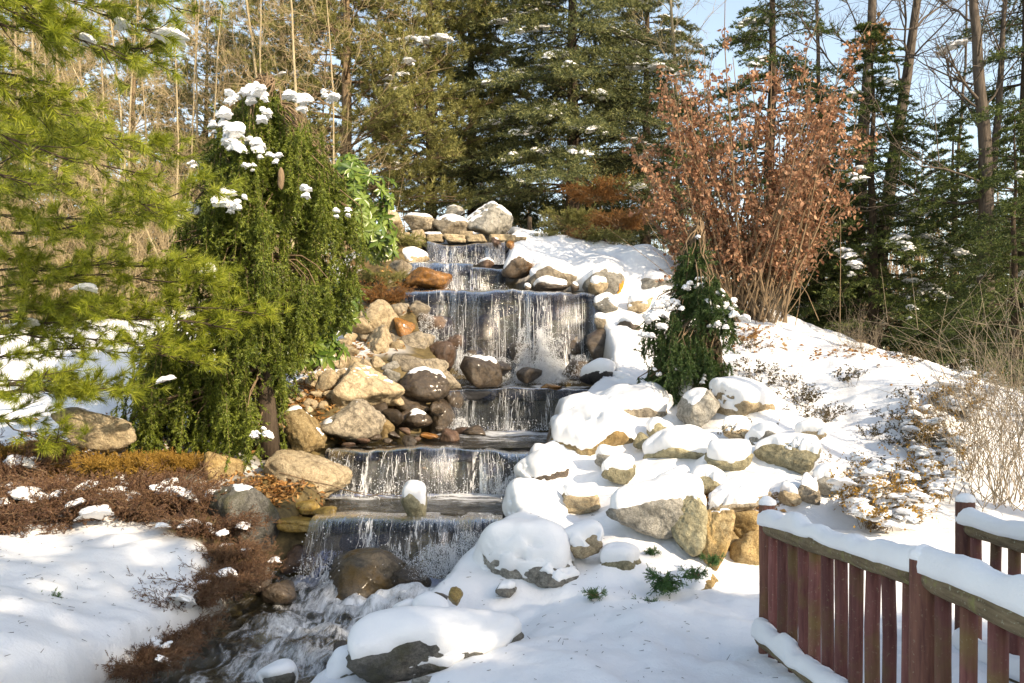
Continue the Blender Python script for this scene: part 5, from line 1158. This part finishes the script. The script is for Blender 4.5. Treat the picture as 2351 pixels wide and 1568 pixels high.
for (dx, dy, Y, r, n) in [(690,935,12.0,.5,420),(745,895,12.5,.55,420),(880,995,11.7,.6,320),(640,1140,9.9,.45,380),(620,1180,9.6,.4,200),(80,1055,10.4,1.0,420),(280,1050,10.4,1.0,420),(880,680,15.3,.7,420),(800,800,13.9,.6,240),(1720,790,14.3,.5,160),(1690,1260,8.9,.4,200),(1660,885,12.4,.3,90),(1960,840,13.2,.7,120),(420,1080,10,.8,240)]:
    c = P(dx, dy, Y); q = c[:2] + r_.normal(0, r * .6, (n, 2)); pts.append(q)
pts = np.concatenate(pts); zz = terrain(pts[:, 0], pts[:, 1])[0]; q = np.column_stack([pts, zz + r_.uniform(.005, .05, len(pts))]); dd = r_.normal(size=q.shape) * [1, 1, .35]; leafset(tb, q, dd, np.array([0, 0, 1.]) + r_.normal(0, .5, q.shape), r_.uniform(.05, .11, len(q)), .022, .5)
tag(tb.build('leaf_litter', FM['litter'], smooth=False), 'fallen orange-brown leaves scattered between the stones', 'leaves', kind='stuff')
tb = MB(); n = 900; q = np.column_stack([r_.uniform(-4.5, 1.6, n), r_.uniform(4.6, 10, n)]); zz, mk = terrain(q[:, 0], q[:, 1]); k = mk < .02; q = np.column_stack([q, zz + .006])[k]; d = nz(r_.normal(size=q.shape) * [1, 1, .25]); tb.sticks(q, q + d * r_.uniform(.012, .05, (len(q), 1)), .0022, .0012)
tag(tb.build('fallen_needles', BM['dark']), 'stray needles and twig bits on the near snow', 'needles', kind='stuff')
def branch(label, pts, r, bark='twig'):
    mb = MB(); rng = np.random.default_rng(len(label)); p = along(np.array(pts), np.linspace(0, 1, 12)); p[1:-1] += rng.normal(0, .008, (10, 3)); mb.tube(p, np.linspace(r, r * .35, 12), 5)
    for k in range(5): a = along(p, np.array([rng.uniform(.2, .9)]))[0]; e = a + nz((p[-1] - p[0] + rng.normal(0, .5, 3))[None])[0] * rng.uniform(.12, .4); mb.tube(curve(a, e, .02, 5), np.linspace(r * .5, r * .2, 5), 3)
    tag(mb.build('fallen_branch', BM[bark], base=p[0]), label, 'branch')
branch('bare brown branch bridging the round granite boulder and the white-capped stone', [P(640,1085,9.5), P(720,1105,9.6), P(830,1135,9.5), P(940,1142,9.2)], .010)
branch('thin curved twig arching over the round granite boulder', [P(640,1118,9.4), P(700,1112,9.5), P(760,1150,9.4)], .006)
branch('snow-dusted log lying behind the white pine boughs', [P(0,905,12.6), P(90,895,12.6), P(180,880,12.8)], .03, 'dark')
branch('second dark log lying in snow behind the white pine boughs', [P(0,885,13.0), P(90,868,13.2), P(190,842,13.4)], .025, 'dark')
branch('dark twig lying on the snow right of the big fall', [P(1440,712,14.9), P(1490,722,14.9), P(1530,722,15.0)], .006, 'dark')
# small black marker post behind the summit stones, and two stakes on the slope
for (nm, lb, x, y0_, y1_, Y, r) in [('marker_post', 'thin black post standing right of the summit boulders', 1216, 498, 555, 18.6, .05), ('marker_stake', 'short black stake in the slope snow, beside its twin', 1862, 815, 832, 13.3, .02), ('marker_stake', 'short black stake in the slope snow, next to the leaf patch', 1873, 815, 832, 13.3, .02)]:
    mb = MB(); a, b = P(x, y1_, Y), P(x, y0_, Y); mb.tube(np.array([a - [0, 0, .2], a, (a + b) / 2, b - [0, 0, .02], b]), np.array([1, 1, 1, 1, .7]) * r, 8); tag(mb.build(nm, BM['dark'], base=a), lb, 'post')
